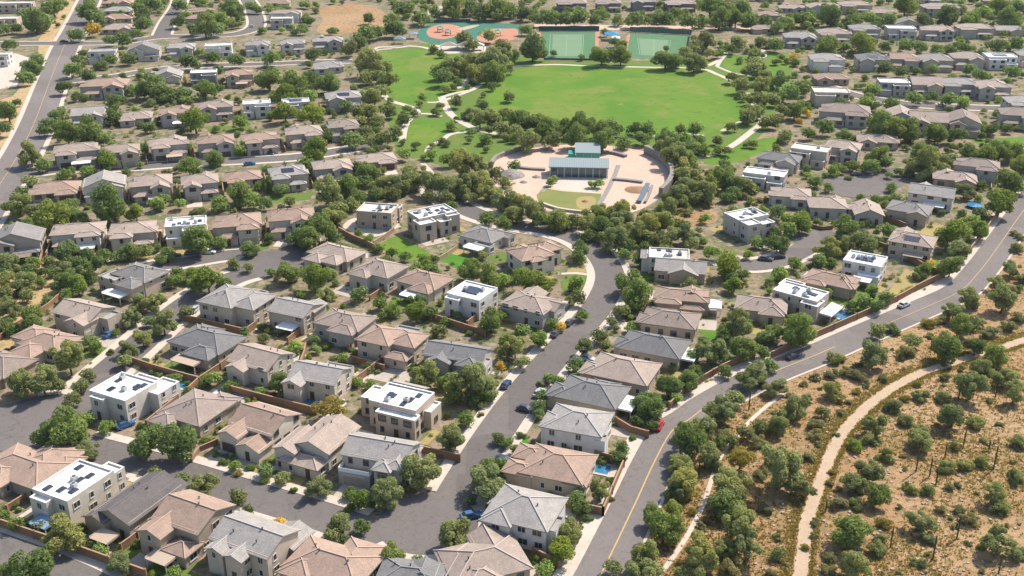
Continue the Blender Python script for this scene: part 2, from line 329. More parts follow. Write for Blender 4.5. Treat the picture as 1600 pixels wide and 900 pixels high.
def on_road(p, pad=0.0, skip=None):
    p = Vector((p[0], p[1]))
    for k, (ln, wd) in ROADS.items():
        if k == skip: continue
        lim = (wd / 2 + pad) ** 2
        for q in ln:
            if (q - p).length_squared < lim: return True
    for c, r in DISCS:
        if (c - p).length_squared < (r + pad) ** 2: return True
    return inside(p, CUL)
def strips(name, ln, off, width, m, top, skip=None, test=True):
    """a raised kerbed strip beside a road, broken where another road joins"""
    nn = normals(ln); run = []
    def flush():
        if len(run) > 2:
            mb = MB(); n = len(run)
            for i in range(n - 1):
                (a, b), (c, d) = run[i], run[i + 1]
                mb.face([(*a, top), (*c, top), (*d, top), (*b, top)] if off < 0 else [(*b, top), (*d, top), (*c, top), (*a, top)][::-1])
                mb.face([(*a, 0), (*c, 0), (*c, top), (*a, top)]); mb.face([(*b, top), (*d, top), (*d, 0), (*b, 0)])
            structure(name, mb, m)
        run.clear()
    sgn = 1 if off > 0 else -1
    for p, n in zip(ln, nn):
        a, b = p + n * off, p + n * (off + sgn * width)
        if test and on_road((a + b) / 2, .7, skip): flush()
        else: run.append((a, b))
    flush()
ls = lambda k, w0=1.9, sides=(1, -1), m=M_conc: [strips("sidewalk", ROADS[k][0], s * (ROADS[k][1] / 2), w0 * WK, m, .13, k) for s in sides]
ls("main", 2.8, (1,)); ls("main", .5, (-1,)); ls("loop", 2.0); ls("side", 1.9); ls("branch", 1.4); ls("street_e", 1.5); ls("street_b", 1.4)
ls("street_a", 1.4); ls("wide", 1.6); ls("court_east", 1.4); ls("street_right", 1.4); ls("lower", 2.2); ls("street_top", 1.3)
def arc_walk(px, py, r, a0, a1, wd=2.0):
    r *= WK; wd *= WK
    c = G(px, py); ln = [Vector((c.x + r * math.cos(R(a)), c.y + r * math.sin(R(a)))) for a in range(a0, a1 + 1, 6)]
    strips("sidewalk", ln, -.001, wd, M_conc, .134, None, False)
arc_walk(668, 818, 8.2, 215, 395, 2.0); arc_walk(60, 660, 10.5, 70, 115); arc_walk(425, 412, 9.0, 150, 205, 1.5)
def dashes(ln, off, a, b, wd=.3, gap=None):
    nn = normals(ln); mb = MB(); z = layer('mark')
    for i in range(a, min(b, len(ln) - 1)):
        if gap and (i // gap) % 2: continue
        p, q = ln[i] + nn[i] * off, ln[i + 1] + nn[i + 1] * off
        mb.face([(*(p - nn[i] * wd / 2), z), (*(q - nn[i + 1] * wd / 2), z), (*(q + nn[i + 1] * wd / 2), z), (*(p + nn[i] * wd / 2), z)])
    return structure("road_marking_line", mb, M_line)
dashes(R1, 0, 0, 60); dashes(R1, 0, 70, 400, .2); dashes(R4, 1.0, 10, 400, .22)
# park paths
for pts, wd in (([(583, 82), (586, 76), (600, 73), (625, 74), (640, 72), (662, 74), (680, 80)], 2.2),
                ([(583, 82), (592, 78), (612, 76)], 1.6),
                ([(600, 149), (612, 158), (632, 164), (648, 170), (652, 178), (640, 186), (632, 200), (628, 222)], 2.6),
                ([(690, 152), (696, 165), (704, 178), (722, 191), (748, 203), (778, 209)], 3.0),
                ([(690, 152), (710, 146), (738, 140), (752, 132)], 2.2), ([(668, 160), (690, 158), (740, 140)], 1.8),
                ([(645, 178), (670, 178), (690, 182)], 1.8), ([(708, 140), (726, 132), (742, 112), (790, 105), (860, 101), (920, 103), (1000, 105), (1090, 107), (1120, 116), (1142, 126)], 2.2),
                ([(1098, 106), (1120, 96), (1135, 82), (1145, 75)], 2.4), ([(1120, 104), (1128, 92), (1140, 82), (1165, 82)], 1.8), ([(1120, 104), (1145, 114), (1170, 118)], 1.6), ([(1180, 94), (1194, 88), (1192, 79), (1180, 72)], 2.2),
                ([(676, 246), (668, 236), (676, 226), (690, 220), (704, 210), (735, 205)], 2.0),
                ([(1078, 247), (1100, 245), (1125, 238), (1150, 224), (1175, 205), (1190, 192), (1186, 180), (1176, 158), (1166, 145)], 2.6),
                ([(1128, 205), (1142, 198), (1158, 190)], 1.8), ([(1030, 212), (1060, 208), (1100, 212)], 1.2), ([(950, 213), (1000, 214), (1060, 210)], 1.2), ([(660, 255), (672, 268), (676, 274)], 1.8),
                ([(1070, 320), (1078, 310), (1086, 302)], 2.0)):
    ribbon("path", W(pts, 1.5), wd, M_conc)
TRAIL = [(1240, 960), (1250, 900), (1256, 850), (1264, 805), (1285, 745), (1308, 690), (1340, 650), (1385, 612), (1435, 585), (1480, 570), (1510, 560), (1560, 545), (1620, 525), (1760, 480)]
ribbon("path", W(TRAIL, .8), 2.1, M_trail, None, .22)
ribbon("path", W([(1015, 915), (1045, 880), (1075, 835), (1098, 790), (1112, 750), (1125, 715), (1145, 690), (1175, 655), (1210, 625), (1228, 612)], 1.5), .8, M_conc)
ribbon("path", W([(877, 428), (900, 427), (924, 430)], 1.5), 1.2, M_conc)
# courts and playground
for poly in ([(845, 50), (934, 50), (930, 93), (850, 93)], [(985, 51), (1078, 56), (1072, 93), (978, 91)]): patch("court_ground", poly, M_court)
for poly in ([(838, 49), (844, 49), (850, 70), (843, 70)], [(930, 50), (937, 50), (935, 78), (930, 78)], [(980, 55), (985, 53), (980, 80), (975, 77)]): patch("court_ground", poly, M_orange)
patch("court_ground", [(864, 54), (910, 54), (908, 88), (862, 88)], M_pale); patch("court_ground", [(998, 60), (1045, 63), (1040, 88), (1002, 86)], M_pale)
def court_lines(poly, frac):
    P = [G(*p) for p in poly]; mb = MB(); z = layer('court') + .004
    def seg(a, b):
        d = (b - a).normalized() * .16; n = Vector((-d.y, d.x, 0)); mb.face([(*(a - n).xy, z), (*(b - n).xy, z), (*(b + n).xy, z), (*(a + n).xy, z)])
    for f in frac: seg(P[0].lerp(P[1], f), P[3].lerp(P[2], f))
    seg(P[0].lerp(P[3], .5), P[1].lerp(P[2], .5)); structure("court_marking_line", mb, M_courtline)
court_lines([(860, 54), (912, 54), (910, 88), (858, 88)], (0, .5, 1)); court_lines([(996, 60), (1048, 63), (1043, 88), (1000, 86)], (0, .5, 1))
patch("playground_ground", [(652, 52), (672, 38), (720, 34), (800, 38), (815, 48), (790, 64), (740, 70), (690, 68), (660, 64)], M_teal, True)
patch("playground_ground", [(667, 48), (680, 40), (702, 38), (722, 44), (716, 54), (696, 61), (672, 58)], M_orange, True)
patch("playground_ground", [(745, 58), (765, 46), (790, 45), (808, 46), (806, 60), (780, 67), (755, 66)], M_orange, True)
patch("playground_ground", [(715, 46), (730, 41), (748, 39), (744, 42), (725, 47)], M_trail, True)
patch("pavement", [(672, 70), (760, 72), (758, 82), (700, 84), (676, 78)], M_conc)
patch("path", [(835, 38), (1200, 42), (1200, 47), (835, 47)], M_plaza)
# the round plaza
PLAZA = [(768, 262), (772, 250), (790, 240), (840, 230), (900, 226), (960, 229), (1010, 238), (1040, 256), (1050, 275), (1042, 298), (1015, 320), (980, 334), (925, 338), (870, 332), (810, 318), (778, 300)]
_, PLZ = patch("plaza_ground", PLAZA, M_plaza, True)
patch("lawn", [(838, 305), (850, 294), (880, 299), (940, 303), (934, 328), (900, 330), (860, 324), (842, 318)], M_plazalawn, cls='plaza')
patch("plaza_ground", [(900, 315), (905, 308), (925, 307), (932, 315), (922, 326), (905, 326)], M_drylawn, True)
patch("plaza_ground", [(846, 290), (866, 272), (945, 280), (930, 302), (885, 298)], M_conc)
for pts in ([(846, 300), (860, 285), (866, 262), (880, 250)], [(930, 328), (945, 305), (960, 275), (966, 258)]): ribbon("path", W(pts, 1.5), 1.5, M_stone)

# ------------------------------------------------------------------ houses
HOUSES = []          # (centre, half width, half depth, rotation, short name)
def hip(mb, x0, x1, y0, y1, z, m, o=.5, t=.22):
    x0 -= o; x1 += o; y0 -= o; y1 += o; z -= m * o * .6
    w, d = x1 - x0, y1 - y0; xc, yc = (x0 + x1) / 2, (y0 + y1) / 2
    if w >= d: h = m * d / 2; k = max(.05, (w - d) / 2); a, b = (xc - k, yc, z + h), (xc + k, yc, z + h)
    else: h = m * w / 2; k = max(.05, (d - w) / 2); a, b = (xc, yc - k, z + h), (xc, yc + k, z + h)
    c = [(x0, y0, z), (x1, y0, z), (x1, y1, z), (x0, y1, z)]; l = [(p[0], p[1], z - t) for p in c]
    if w >= d: fs = [(c[0], c[1], b, a), (c[1], c[2], b), (c[2], c[3], a, b), (c[3], c[0], a)]; hips = [(c[0], a), (c[3], a), (c[1], b), (c[2], b), (a, b)]
    else: fs = [(c[0], c[1], a), (c[1], c[2], b, a), (c[2], c[3], b), (c[3], c[0], a, b)]; hips = [(c[0], a), (c[1], a), (c[2], b), (c[3], b), (a, b)]
    for f in fs: mb.face(f, 0)
    for i in range(4): mb.face((l[i], l[(i + 1) % 4], c[(i + 1) % 4], c[i]), 1)
    mb.face(l[::-1], 1)
    for p, q in hips:
        if (Vector(p) - Vector(q)).length > .5: mb.tube([(p[0], p[1], p[2] + .03), (q[0], q[1], q[2] + .03)], .14, 4, 2)
    return z + h
def gable(mb, wb, x0, x1, y0, y1, z, m, ax, o=.5, og=.35, t=.2):
    if ax == 'x': P = lambda u, v, q: (u, v, q); u0, u1, v0, v1 = x0, x1, y0, y1
    else: P = lambda u, v, q: (v, u, q); u0, u1, v0, v1 = y0, y1, x0, x1
    vc = (v0 + v1) / 2; zr = z + m * (v1 - v0) / 2; ze = z - m * o
    prof = [(v0 - o, ze), (vc, zr), (v1 + o, ze), (v1 + o, ze - t), (vc, zr - t), (v0 - o, ze - t)]
    A = [P(u0 - og, v, q) for v, q in prof]; B = [P(u1 + og, v, q) for v, q in prof]
    flip = (lambda f: f) if ax == 'x' else (lambda f: tuple(f)[::-1])
    for i in range(6): mb.face(flip((A[i], A[(i + 1) % 6], B[(i + 1) % 6], B[i])), 0 if i in (0, 1) else 1)
    for s in (A, B):
        mb.face((s[0], s[1], s[4], s[5]), 1); mb.face((s[1], s[2], s[3], s[4]), 1)
    mb.tube([P(u0 - og, vc, zr + .03), P(u1 + og, vc, zr + .03)], .14, 4, 2)
    tri = [(v0, z - .05), (v1, z - .05), (vc, zr - t - .02)]
    a = [P(u0 + .002, v, q) for v, q in tri]; b = [P(u1 - .002, v, q) for v, q in tri]
    wb.face(a); wb.face(b[::-1]); wb.face((a[0], a[2], b[2], b[0])); wb.face((a[1], b[1], b[2], a[2]))
    return zr
MESHES = {}
def cached(key, fn):
    if key not in MESHES: MESHES[key] = fn()
    return MESHES[key]
def panel(w, h, dep, name, m):                          # a panel on a wall that faces local -y; origin at its foot
    def f():
        b = MB(); b.box(-w / 2, w / 2, -dep, .02, 0, h); return b.mesh(name, m)
    return cached((name, w, h, dep, m.name), f)
def winframe(w, h, m):
    def f():
        b = MB(); t, d = .11, .09
        b.box(-w / 2 - t, w / 2 + t, -d, .02, -t, 0); b.box(-w / 2 - t, w / 2 + t, -d, .02, h, h + t)
        b.box(-w / 2 - t, -w / 2, -d, .02, 0, h); b.box(w / 2, w / 2 + t, -d, .02, 0, h)
        if w > 1: b.box(-.035, .035, -.055, .02, 0, h)
        b.box(-w / 2 - t - .06, w / 2 + t + .06, -d - .06, .02, -t - .07, -t - .002); return b.mesh("window", m)
    return cached(("win", w, h, m.name), f)
def garage_mesh(w, m):
    def f():
        b = MB(); t = .14
        b.box(-w / 2 - t, -w / 2, -.1, .02, 0, 2.3); b.box(w / 2, w / 2 + t, -.1, .02, 0, 2.3); b.box(-w / 2 - t, w / 2 + t, -.1, .02, 2.3, 2.45)
        for i in range(4):
            b.box(-w / 2, w / 2, -.045, .02, i * .575, i * .575 + .545, 1)
        return b.mesh("garage_door", [M_trim, m])
    return cached(("gar", w, m.name), f)
def ac_mesh():
    b = MB(); b.box(-.6, .6, -.5, .5, .15, 1.0); b.box(-.7, .7, -.6, .6, 0, .15); b.tube([(0, 0, 1.0), (0, 0, 1.08)], .38, 10, 1); return b.mesh("cooling_unit", [M_metal, M_vent])

SIDES = {'-y': ((0, -1), 0), '+x': ((1, 0), R(90)), '+y': ((0, 1), R(180)), '-x': ((-1, 0), R(-90))}
def house(px, py, style, roof, wall, w, d, rot, nick, label=None, opts="", blocks=None, group=None, front='-y', name=None, hz=None):
    rs = random.Random(int(px * 31 + py * 77)); hh = {'1': 3.1, '2': 5.7}[style[1]] if hz is None else hz
    c = G(px, py, hh if style[0] != 'F' else hh + .4); rot_d = rot; rot = R(rot)
    s = proj((c.x, c.y, 0))[2]; near = s > 4.5; mid = s > 3.4
    storeys = "one-storey" if style[1] == '1' else "two-storey"
    form = {'H': "hip", 'G': "gable", 'F': "flat"}[style[0]]
    if label is None: label = f"{nick}, {storeys} with {wall} stucco walls"
    root = thing(name or ("flat_roofed_house" if style[0] == 'F' else "tile_roofed_house"), label, "house", (c.x, c.y, 0), rot, group)
    fl = style[0] == 'F'; m = .36 + rs.uniform(-.04, .05)
    if blocks is None:
        sg = 1 if rs.random() < .5 else -1; two = style[1] == '2'
        if fl:
            hm = hh + .5
            blocks = [(0, .12 * d, w, d * .76, hm, 'f'), (sg * w * .2, -d * .36, w * .56, d * .3, (hm - .9 if two else hm - .5), 'f')]
            if two: blocks.append((-sg * w * .3, -d * .37, w * .36, d * .25, 3.0, 'f'))
        elif style[0] == 'H':
            if two: blocks = [(0, d * .08, w, d * .8, hh, 'h'), (sg * w * .22, -d * .4, w * .45, d * .32, hh - .25, rs.choice(['h', 'gy'])), (-sg * w * .24, -d * .43, w * .42, d * .24, 2.9, 'h')]
            else: blocks = [(0, d * .06, w, d * .84, hh, 'h'), (sg * w * .24, -d * .39, w * .44, d * .3, hh - .12, rs.choice(['h', 'gy', 'h'])), (-sg * w * .2, d * .42, w * .42, d * .2, hh - .2, 'h')]
            if rs.random() < .65: blocks.append((-sg * w * .2, d * .2, w * .46, d * .42, hh + rs.uniform(.25, .5), rs.choice(['gx', 'gy', 'h'])))
            if rs.random() < .5: blocks.append((-sg * w * .36, -d * .1, w * .4, d * .36, hh - .15, rs.choice(['gx', 'h'])))
        else:
            ax = 'gx' if rs.random() < .5 else 'gy'
            blocks = [(0, d * .06, w, d * .86, hh, ax), (sg * w * .22, -d * .38, w * .46, d * .32, hh - .3, 'gy')]
            if two: blocks.append((-sg * w * .24, -d * .42, w * .44, d * .26, 2.9, 'h'))
    wb, rb, db = MB(), MB(), MB()
    deck = DECK["white" if roof == "white" else "bone" if roof == "bone" else "ash"]
    tile = roof if roof in RC else 'lgrey'; tops = []
    for bi, b in enumerate(blocks):
        x, y, bw, bd, bh, rt = b[:6]; x0, x1, y0, y1 = x - bw / 2, x + bw / 2, y - bd / 2, y + bd / 2
        if rt[0] == 'f':
            t = .28; e = .003 * bi
            wb.box(x0, x1, y0, y1, -.2, bh - .45)
            for q in ((x0, x1, y0, y0 + t), (x0, x1, y1 - t, y1), (x0, x0 + t, y0 + t, y1 - t), (x1 - t, x1, y0 + t, y1 - t)):
                wb.box(*q, bh - .452, bh)
                db.box(q[0] - .03, q[1] + .03, q[2] - .03, q[3] + .03, bh + e, bh + .07 + e, 0)
            db.box(x0 + t, x1 - t, y0 + t, y1 - t, bh - .44, bh - .34, 0); tops.append((x, y, bw, bd, bh - .34, 'f'))
        else:
            wb.box(x0, x1, y0, y1, -.2, bh + .05)
            if rt == 'h': z = hip(rb, x0, x1, y0, y1, bh + .002 * bi, m)
            else: z = gable(rb, wb, x0, x1, y0, y1, bh + .002 * bi, m + .03, rt[1])
            tops.append((x, y, bw, bd, bh, rt))
    wo = wb.build("wall", WALL[wall], root)
    ro = rb.build("roof", [ROOF[tile], M_fascia, RIDGE[tile]], root) if rb.f else None
    do = db.build("flat_roof", deck, root) if db.f else None
    top = do or ro
    # roof furniture
    if mid:
        x, y, bw, bd, bh, rt = tops[0]
        if rt == 'f':
            me = cached("ac", ac_mesh)
            for k in range(rs.randint(2, 4) if near else 1):
                o = obj("cooling_unit", me, do); o.location = (x + rs.uniform(-.36, .36) * bw, y + rs.uniform(-.34, .34) * bd, bh); o.rotation_euler.z = rs.choice((0, R(90)))
            if near and 's' not in opts:
                b = MB(); b.box(-.6, .6, -.9, .9, 0, .22); b.box(-.52, .52, -.82, .82, .22, .27, 1); me = cached("sky", lambda: b.mesh("skylight", [M_vent, M_solar]))
                for k in range(rs.randint(5, 9)):
                    o = obj("skylight", me, do); o.location = (x + rs.uniform(-.38, .38) * bw, y + rs.uniform(-.36, .36) * bd, bh)
        else:
            for k in range(rs.randint(2, 4) if near else 1):
                vx, vy = rs.uniform(-.3, .3) * bw, rs.uniform(-.3, .3) * bd
                slope = m * min(bw / 2 - abs(vx), bd / 2 - abs(vy)) if rt == 'h' else m * (bd / 2 - abs(vy) if rt == 'gx' else bw / 2 - abs(vx))
                b = MB(); b.tube([(0, 0, -.2), (0, 0, .55)], .12, 6); b.tube([(0, 0, .5), (0, 0, .62)], .2, 6)
                o = obj("vent_pipe", cached("vent", lambda: b.mesh("vent_pipe", M_vent)), ro); o.location = (x + vx, y + vy, bh + slope)
    if 's' in opts and top:
        x, y, bw, bd, bh, rt = tops[0]
        if rt == 'f':
            b = MB(); pw, pd = bw * .46, bd * .42
            for i in range(4):
                for j in range(3):
                    xa, ya = -pw / 2 + i * pw / 4, -pd / 2 + j * pd / 3
                    b.box(xa + .03, xa + pw / 4 - .03, ya + .03, ya + pd / 3 - .03, .32, .37)
            for i in range(3): b.box(-pw / 2 + i * pw / 2 - .05, -pw / 2 + i * pw / 2 + .05, -pd / 2, pd / 2, 0, .315, 1)
            o = b.build("solar_array", [M_solar, M_metal], top); o.location = (x, y + bd * .04, bh)
        else:
            b = MB(); mm = m
            xs = bw * .36; yb = bd / 2
            for i in range(4):
                xa = -xs / 2 + i * xs / 4
                ys, ye = -yb + bd * .10, -yb + bd * .34
                za, zb = bh + mm * (ys + yb) + .18, bh + mm * (ye + yb) + .18
                for q in ((.0, .05),):
                    b.face([(x + xa + .03, y + ys, za), (x + xa + xs / 4 - .03, y + ys, za), (x + xa + xs / 4 - .03, y + ye, zb), (x + xa + .03, y + ye, zb)])
                    b.face([(x + xa + .03, y + ye, zb - .06), (x + xa + xs / 4 - .03, y + ye, zb - .06), (x + xa + xs / 4 - .03, y + ys, za - .06), (x + xa + .03, y + ys, za - .06)])
            b.build("solar_array", M_solar, top)
    # openings on the faces one can see
    view = Vector((-c.x, -c.y)).normalized(); trim = M_trim if rs.random() < .6 else M_darktrim
    gm = rs.choice([M_garage, M_door, M_darktrim])
    for bi, b in enumerate(blocks):
        x, y, bw, bd, bh, rt = b[:6]
        for sd, ((nx, ny), rz) in SIDES.items():
            wn = Vector((nx * math.cos(rot) - ny * math.sin(rot), nx * math.sin(rot) + ny * math.cos(rot)))
            if wn.dot(view) < -.25: continue
            ln = bw if ny else bd; fx, fy = x + nx * bw / 2, y + ny * bd / 2; tx, ty = (-ny, nx)
            tx, ty = (math.cos(rz), math.sin(rz))
            def put(n, me, u, z, parent=root):
                o = obj(n, me, parent); o.location = (fx + tx * u, fy + ty * u, z); o.rotation_euler.z = rz; return o
            def blocked(u, z):
                qx, qy = fx + tx * u + nx * .3, fy + ty * u + ny * .3
                return any(abs(qx - e[0]) < e[2] / 2 + .7 and abs(qy - e[1]) < e[3] / 2 + .7 and z < e[4] + (1.6 if e[5] != 'f' else .5) for k, e in enumerate(blocks) if k != bi)
            used = []
            isfront = sd == front and 'g' in opts
            if isfront and not any(o.name.startswith("garage") for o in root.children) and ln > 4.8 and (bi > 0 or len(blocks) == 1 or not blocked(0, 1)):
                gw = 4.9 if ln > 6 else 3.6; u = (ln / 2 - gw / 2 - .5) * rs.choice((-1, 1)) if ln > 7 else 0
                put("garage_door", garage_mesh(gw, gm), u, .05); used.append((u, gw / 2 + .3, 0))
            if mid or rs.random() < .6:
                nst = 2 if bh > 4.6 else 1; n = max(1, int(ln / (3.1 if near else 3.8)))
                for st in range(nst):
                    for k in range(n):
                        u = -ln / 2 + ln * (k + .5) / n + rs.uniform(-.25, .25); z = .95 + st * 2.75
                        if rs.random() < .16 or any(abs(u - a) < hwid + .9 and q == st for a, hwid, q in used) or blocked(u, z): continue
                        ww, wh = rs.choice(((1.5, 1.25), (1.1, 1.3), (1.8, 1.3), (.8, 1.2)))
                        if ln < 3: ww = .8
                        if st == 0 and k == n // 2 and sd == front and near and not any(o.name.startswith("door") for o in root.children):
                            do_ = put("door", panel(1.1, 2.2, .05, "door", M_door), u, .05); continue
                        if near:
                            f = put("window", winframe(ww, wh, trim), u, z)
                            g = obj("pane", panel(ww, wh, .03, "pane", M_glass), f)
                        else: put("window", panel(round(ww + .5, 2), wh + .25, .05, "window", M_glass), u, z)
    # patio covers:  a = blue awning, p = white awning, t = tan cover  on the -y side;  capital letters: on the +x side
    for ch, mm in (('a', M_bluesheet), ('p', M_whitesheet), ('t', M_tansheet)):
        for cc, sd in ((ch, '-y'), (ch.upper(), '+x')):
            if cc not in opts: continue
            pw, pd = (w * .45, 3.2) if sd == '-y' else (d * .6, 3.4)
            ymin = min(b[1] - b[3] / 2 for b in blocks); xmax = max(b[0] + b[2] / 2 for b in blocks)
            b = MB(); z = 2.75
            b.face([(-pw / 2, -pd, z - .35), (pw / 2, -pd, z - .35), (pw / 2, 0, z), (-pw / 2, 0, z)]); b.face([(-pw / 2, 0, z - .1), (pw / 2, 0, z - .1), (pw / 2, -pd, z - .45), (-pw / 2, -pd, z - .45)])
            for q in ((-pw / 2, -pd), (pw / 2, -pd), (pw / 2, 0), (-pw / 2, 0)): pass
            b.box(-pw / 2, pw / 2, -pd - .06, -pd - .002, z - .5, z - .33)
            b.box(-pw / 2 - .06, -pw / 2 - .002, -pd, 0, z - .5, z - .02); b.box(pw / 2 + .002, pw / 2 + .06, -pd, 0, z - .5, z - .02)
            o = b.build("patio_cover", mm, root)
            o.location = (w * .12, ymin - .003, 0) if sd == '-y' else (xmax + .003, 0, 0); o.rotation_euler.z = 0 if sd == '-y' else R(90)
            for q in (-pw / 2 + .15, pw / 2 - .15):
                bb = MB(); bb.box(q - .08, q + .08, -pd + .1, -pd + .26, 0, z - .45); bb.build("post", M_trim, o)
    ex = [min(b[0] - b[2] / 2 for b in blocks), max(b[0] + b[2] / 2 for b in blocks), min(b[1] - b[3] / 2 for b in blocks), max(b[1] + b[3] / 2 for b in blocks)]
    HOUSES.append((Vector((c.x, c.y)), ex, rot, nick))
    if near:
        for k in range(rs.randint(2, 3)):
            u = rs.uniform(ex[0], ex[1]); a, b2 = rs.uniform(2.5, 5.5), rs.uniform(1.8, 3.6); sgn = rs.choice((-1, 1)); v = (ex[2] - b2 - .1) if sgn < 0 else (ex[3] + b2 + .1)
            if k == 2: u, v, a, b2 = (ex[1] + 1.3), rs.uniform(ex[2], ex[3]), 1.0, rs.uniform(2, 5)
            z = layer('yard'); b = MB(); b.face([(u - a, v - b2, z), (u + a, v - b2, z), (u + a, v + b2, z), (u - a, v + b2, z)])
            q = structure(*rs.choice((("pavement", b, M_drive), ("pavement", b, M_conc), ("lawn", b, M_lawn2), ("lawn", b, M_drylawn))))
            q.location = (c.x, c.y, 0); q.rotation_euler.z = rot
    # the drive in front of the garage
    if 'g' in opts:
        (nx, ny), rz = SIDES[front]
        for o in list(root.children):
            if o.name.startswith("garage"):
                ln = 7.5 if near else 6.0; b = MB(); z = layer('yard'); b.face([(-2.7, -ln, z), (2.7, -ln, z), (2.7, 0, z), (-2.7, 0, z)])
                q = structure("driveway_pavement", b, rs.choice((M_drive, M_conc))); l = o.location
                q.location = (c.x + l.x * math.cos(rot) - l.y * math.sin(rot), c.y + l.x * math.sin(rot) + l.y * math.cos(rot), 0); q.rotation_euler.z = rot + rz
    return root
def in_house(p, pad=.0):
    for c, ex, rot, nick in HOUSES:
        q = Vector((p[0], p[1])) - c
        if q.length_squared > 400: continue
        x, y = q.x * math.cos(rot) + q.y * math.sin(rot), -q.x * math.sin(rot) + q.y * math.cos(rot)
        if ex[0] - pad < x < ex[1] + pad and ex[2] - pad < y < ex[3] + pad: return (c, ex, rot, x, y)
    return None
H = house
# --- the row along the lower left street (backs towards the camera)
H(42, 728, 'H1', 'rust', 'tan', 17, 15, -27, "rust hip-roofed house at the lower street's corner", blocks=[(0, 0, 17, 10, 3.2, 'h'), (2, 4, 9, 11, 3.3, 'h'), (-3, -4, 8, 7, 3.1, 'h'), (5.5, 5.5, 5, 5, 2.9, 'h')])
H(112, 752, 'F2', 'white', 'cream', 9.5, 13, -27, "white flat-roofed house with the blue awning", opts="a", blocks=[(0, .5, 9.5, 12, 6.2, 'f'), (-1.5, -6.2, 4.5, 2, 5.6, 'f'), (2.5, 7.8, 4.4, 3, 5.4, 'f')])
H(212, 782, 'G2', 'dark', 'tan', 10, 16, -27, "dark grey gable-roofed house in the lowest row", opts="t", hz=4.2, blocks=[(0, .8, 9, 14.5, 4.4, 'gy'), (-3, -5.5, 5, 5, 4.0, 'gy'), (3, 5, 5, 8, 3.9, 'gy')])
H(288, 808, 'G2', 'rust', 'tan', 11, 15, -27, "rust-roofed house with rear gables in the lowest row", opts="t", blocks=[(0, 2.5, 11, 10, 5.6, 'gx'), (-2.8, -3.5, 5.2, 6, 5.3, 'gy'), (3, -4.2, 5, 4.4, 3.0, 'h')])
H(392, 838, 'G2', 'lgrey', 'beige', 13, 13, -27, "pale grey house with two small rear gables", blocks=[(0, 1, 13, 9, 5.7, 'gx'), (-3.6, -4, 3.6, 4, 5.4, 'gy'), (.8, -4.2, 3.6, 4, 5.4, 'gy'), (4, 6, 6, 6, 3.4, 'gy')])
H(520, 878, 'H1', 'rust', 'tan', 15, 12, -24, "rusty tan hip-roofed house below the street bend", blocks=[(0, 0, 15, 9, 3.3, 'h'), (3, 3, 7, 9, 3.1, 'h'), (-4.5, -3, 6, 6, 3.1, 'h')])
H(640, 900, 'H1', 'slate', 'grey', 11, 9, -10, "slate-roofed house cut by the photo's lower edge")
H(757, 874, 'H1', 'tan', 'tan', 15, 13, 20, "tan house of many hips below the street bend", blocks=[(0, 0, 14, 10, 3.3, 'h'), (2.5, 4.5, 6, 6, 3.5, 'gy'), (-4.5, 2, 6, 7, 3.0, 'h'), (-2, -4, 7, 6, 3.1, 'h')])
# --- the block between the loop road and the side street
H(203, 603, 'F2', 'white', 'pale', 13, 13, -27, "white flat-roofed corner house beside a blue pool", opts="", blocks=[(-1, -1, 11, 10, 6.3, 'f'), (-3.3, -6.4, 4, 1.6, 5.6, 'f'), (4.8, 4.6, 5, 7, 5.1, 'f'), (-2, 6.3, 7, 4, 4.2, 'f')])
H(303, 640, 'H1', 'brown', 'beige', 12.5, 15, -27, "brown hip-roofed house next to the corner house", opts="", blocks=[(0, 1, 12, 12, 3.4, 'h'), (-3, -5.5, 5.5, 5, 3.1, 'h'), (3, 6.5, 6, 5, 3.1, 'h')])
H(405, 660, 'G2', 'rust', 'cream', 11.5, 15, -27, "rust-roofed house with a sunken garage drive", opts="g", hz=4.6, blocks=[(0, 2, 11.5, 10, 4.7, 'gx'), (-3, -4, 5, 6, 4.4, 'gy'), (2.8, -5.3, 6, 5, 3.1, 'gy')])
H(492, 684, 'G2', 'tan', 'cream', 12, 14, -25, "tan gable-roofed house with a low front garage", opts="g", hz=4.8, blocks=[(1.5, 2, 9, 12, 4.9, 'gy'), (-3.4, -2, 5, 9, 4.6, 'gy'), (1, -5.4, 9, 4.6, 3.0, 'h')])
b13 = [(0, 1.8, 14, 8.5, 5.7, 'gx'), (3.2, -3.6, 3.4, 4, 5.4, 'h'), (5.4, -1.7, 3.6, 5.5, 5.55, 'h'), (-3.2, -3.6, 7, 3.4, 2.9, 'f'), (3.5, 6.5, 6, 3, 3.4, 'h')]
r13 = H(590, 706, 'G2', 'lgrey', 'grey', 14, 11, -17, "grey house with the long front balcony", opts="g", blocks=b13)
b = MB()
for q in ((-6.7, .3, -5.25, -5.2), ): b.box(q[0], q[1], q[2], q[3], 2.96, 3.95)
b.box(-6.72, -6.67, -5.2, -2.5, 2.96, 3.95); b.build("balcony_rail", M_whitesheet, r13)
H(628, 622, 'F2', 'white', 'beige', 14, 14, -24, "large white flat-roofed house above the balcony house", opts="", blocks=[(0, 0, 12, 9, 6.6, 'f'), (2, -5.6, 10, 2.6, 5.6, 'f'), (-1.5, 5.8, 8, 4, 5.4, 'gx'), (-7.8, 1.5, 4.4, 6, 4.9, 'f'), (6.4, 2, 2.4, 5, 4.4, 'f')])
H(318, 535, 'H1', 'slate', 'beige', 17, 14, -27, "big slate hip-roofed house beside a yellow lawn", opts="t", blocks=[(0, 1.5, 16, 10.5, 3.5, 'h'), (3.5, -4, 8, 6, 3.3, 'h'), (-4, 5, 7, 6, 3.2, 'h')])
H(403, 560, 'G2', 'tan', 'cream', 12, 13, -27, "tan-roofed house right of the slate-roofed house", hz=4.6, blocks=[(0, 1, 12, 10, 4.7, 'gx'), (-2, -4, 5, 5, 4.4, 'gy'), (2, 5.8, 6, 3, 3.4, 'h')])
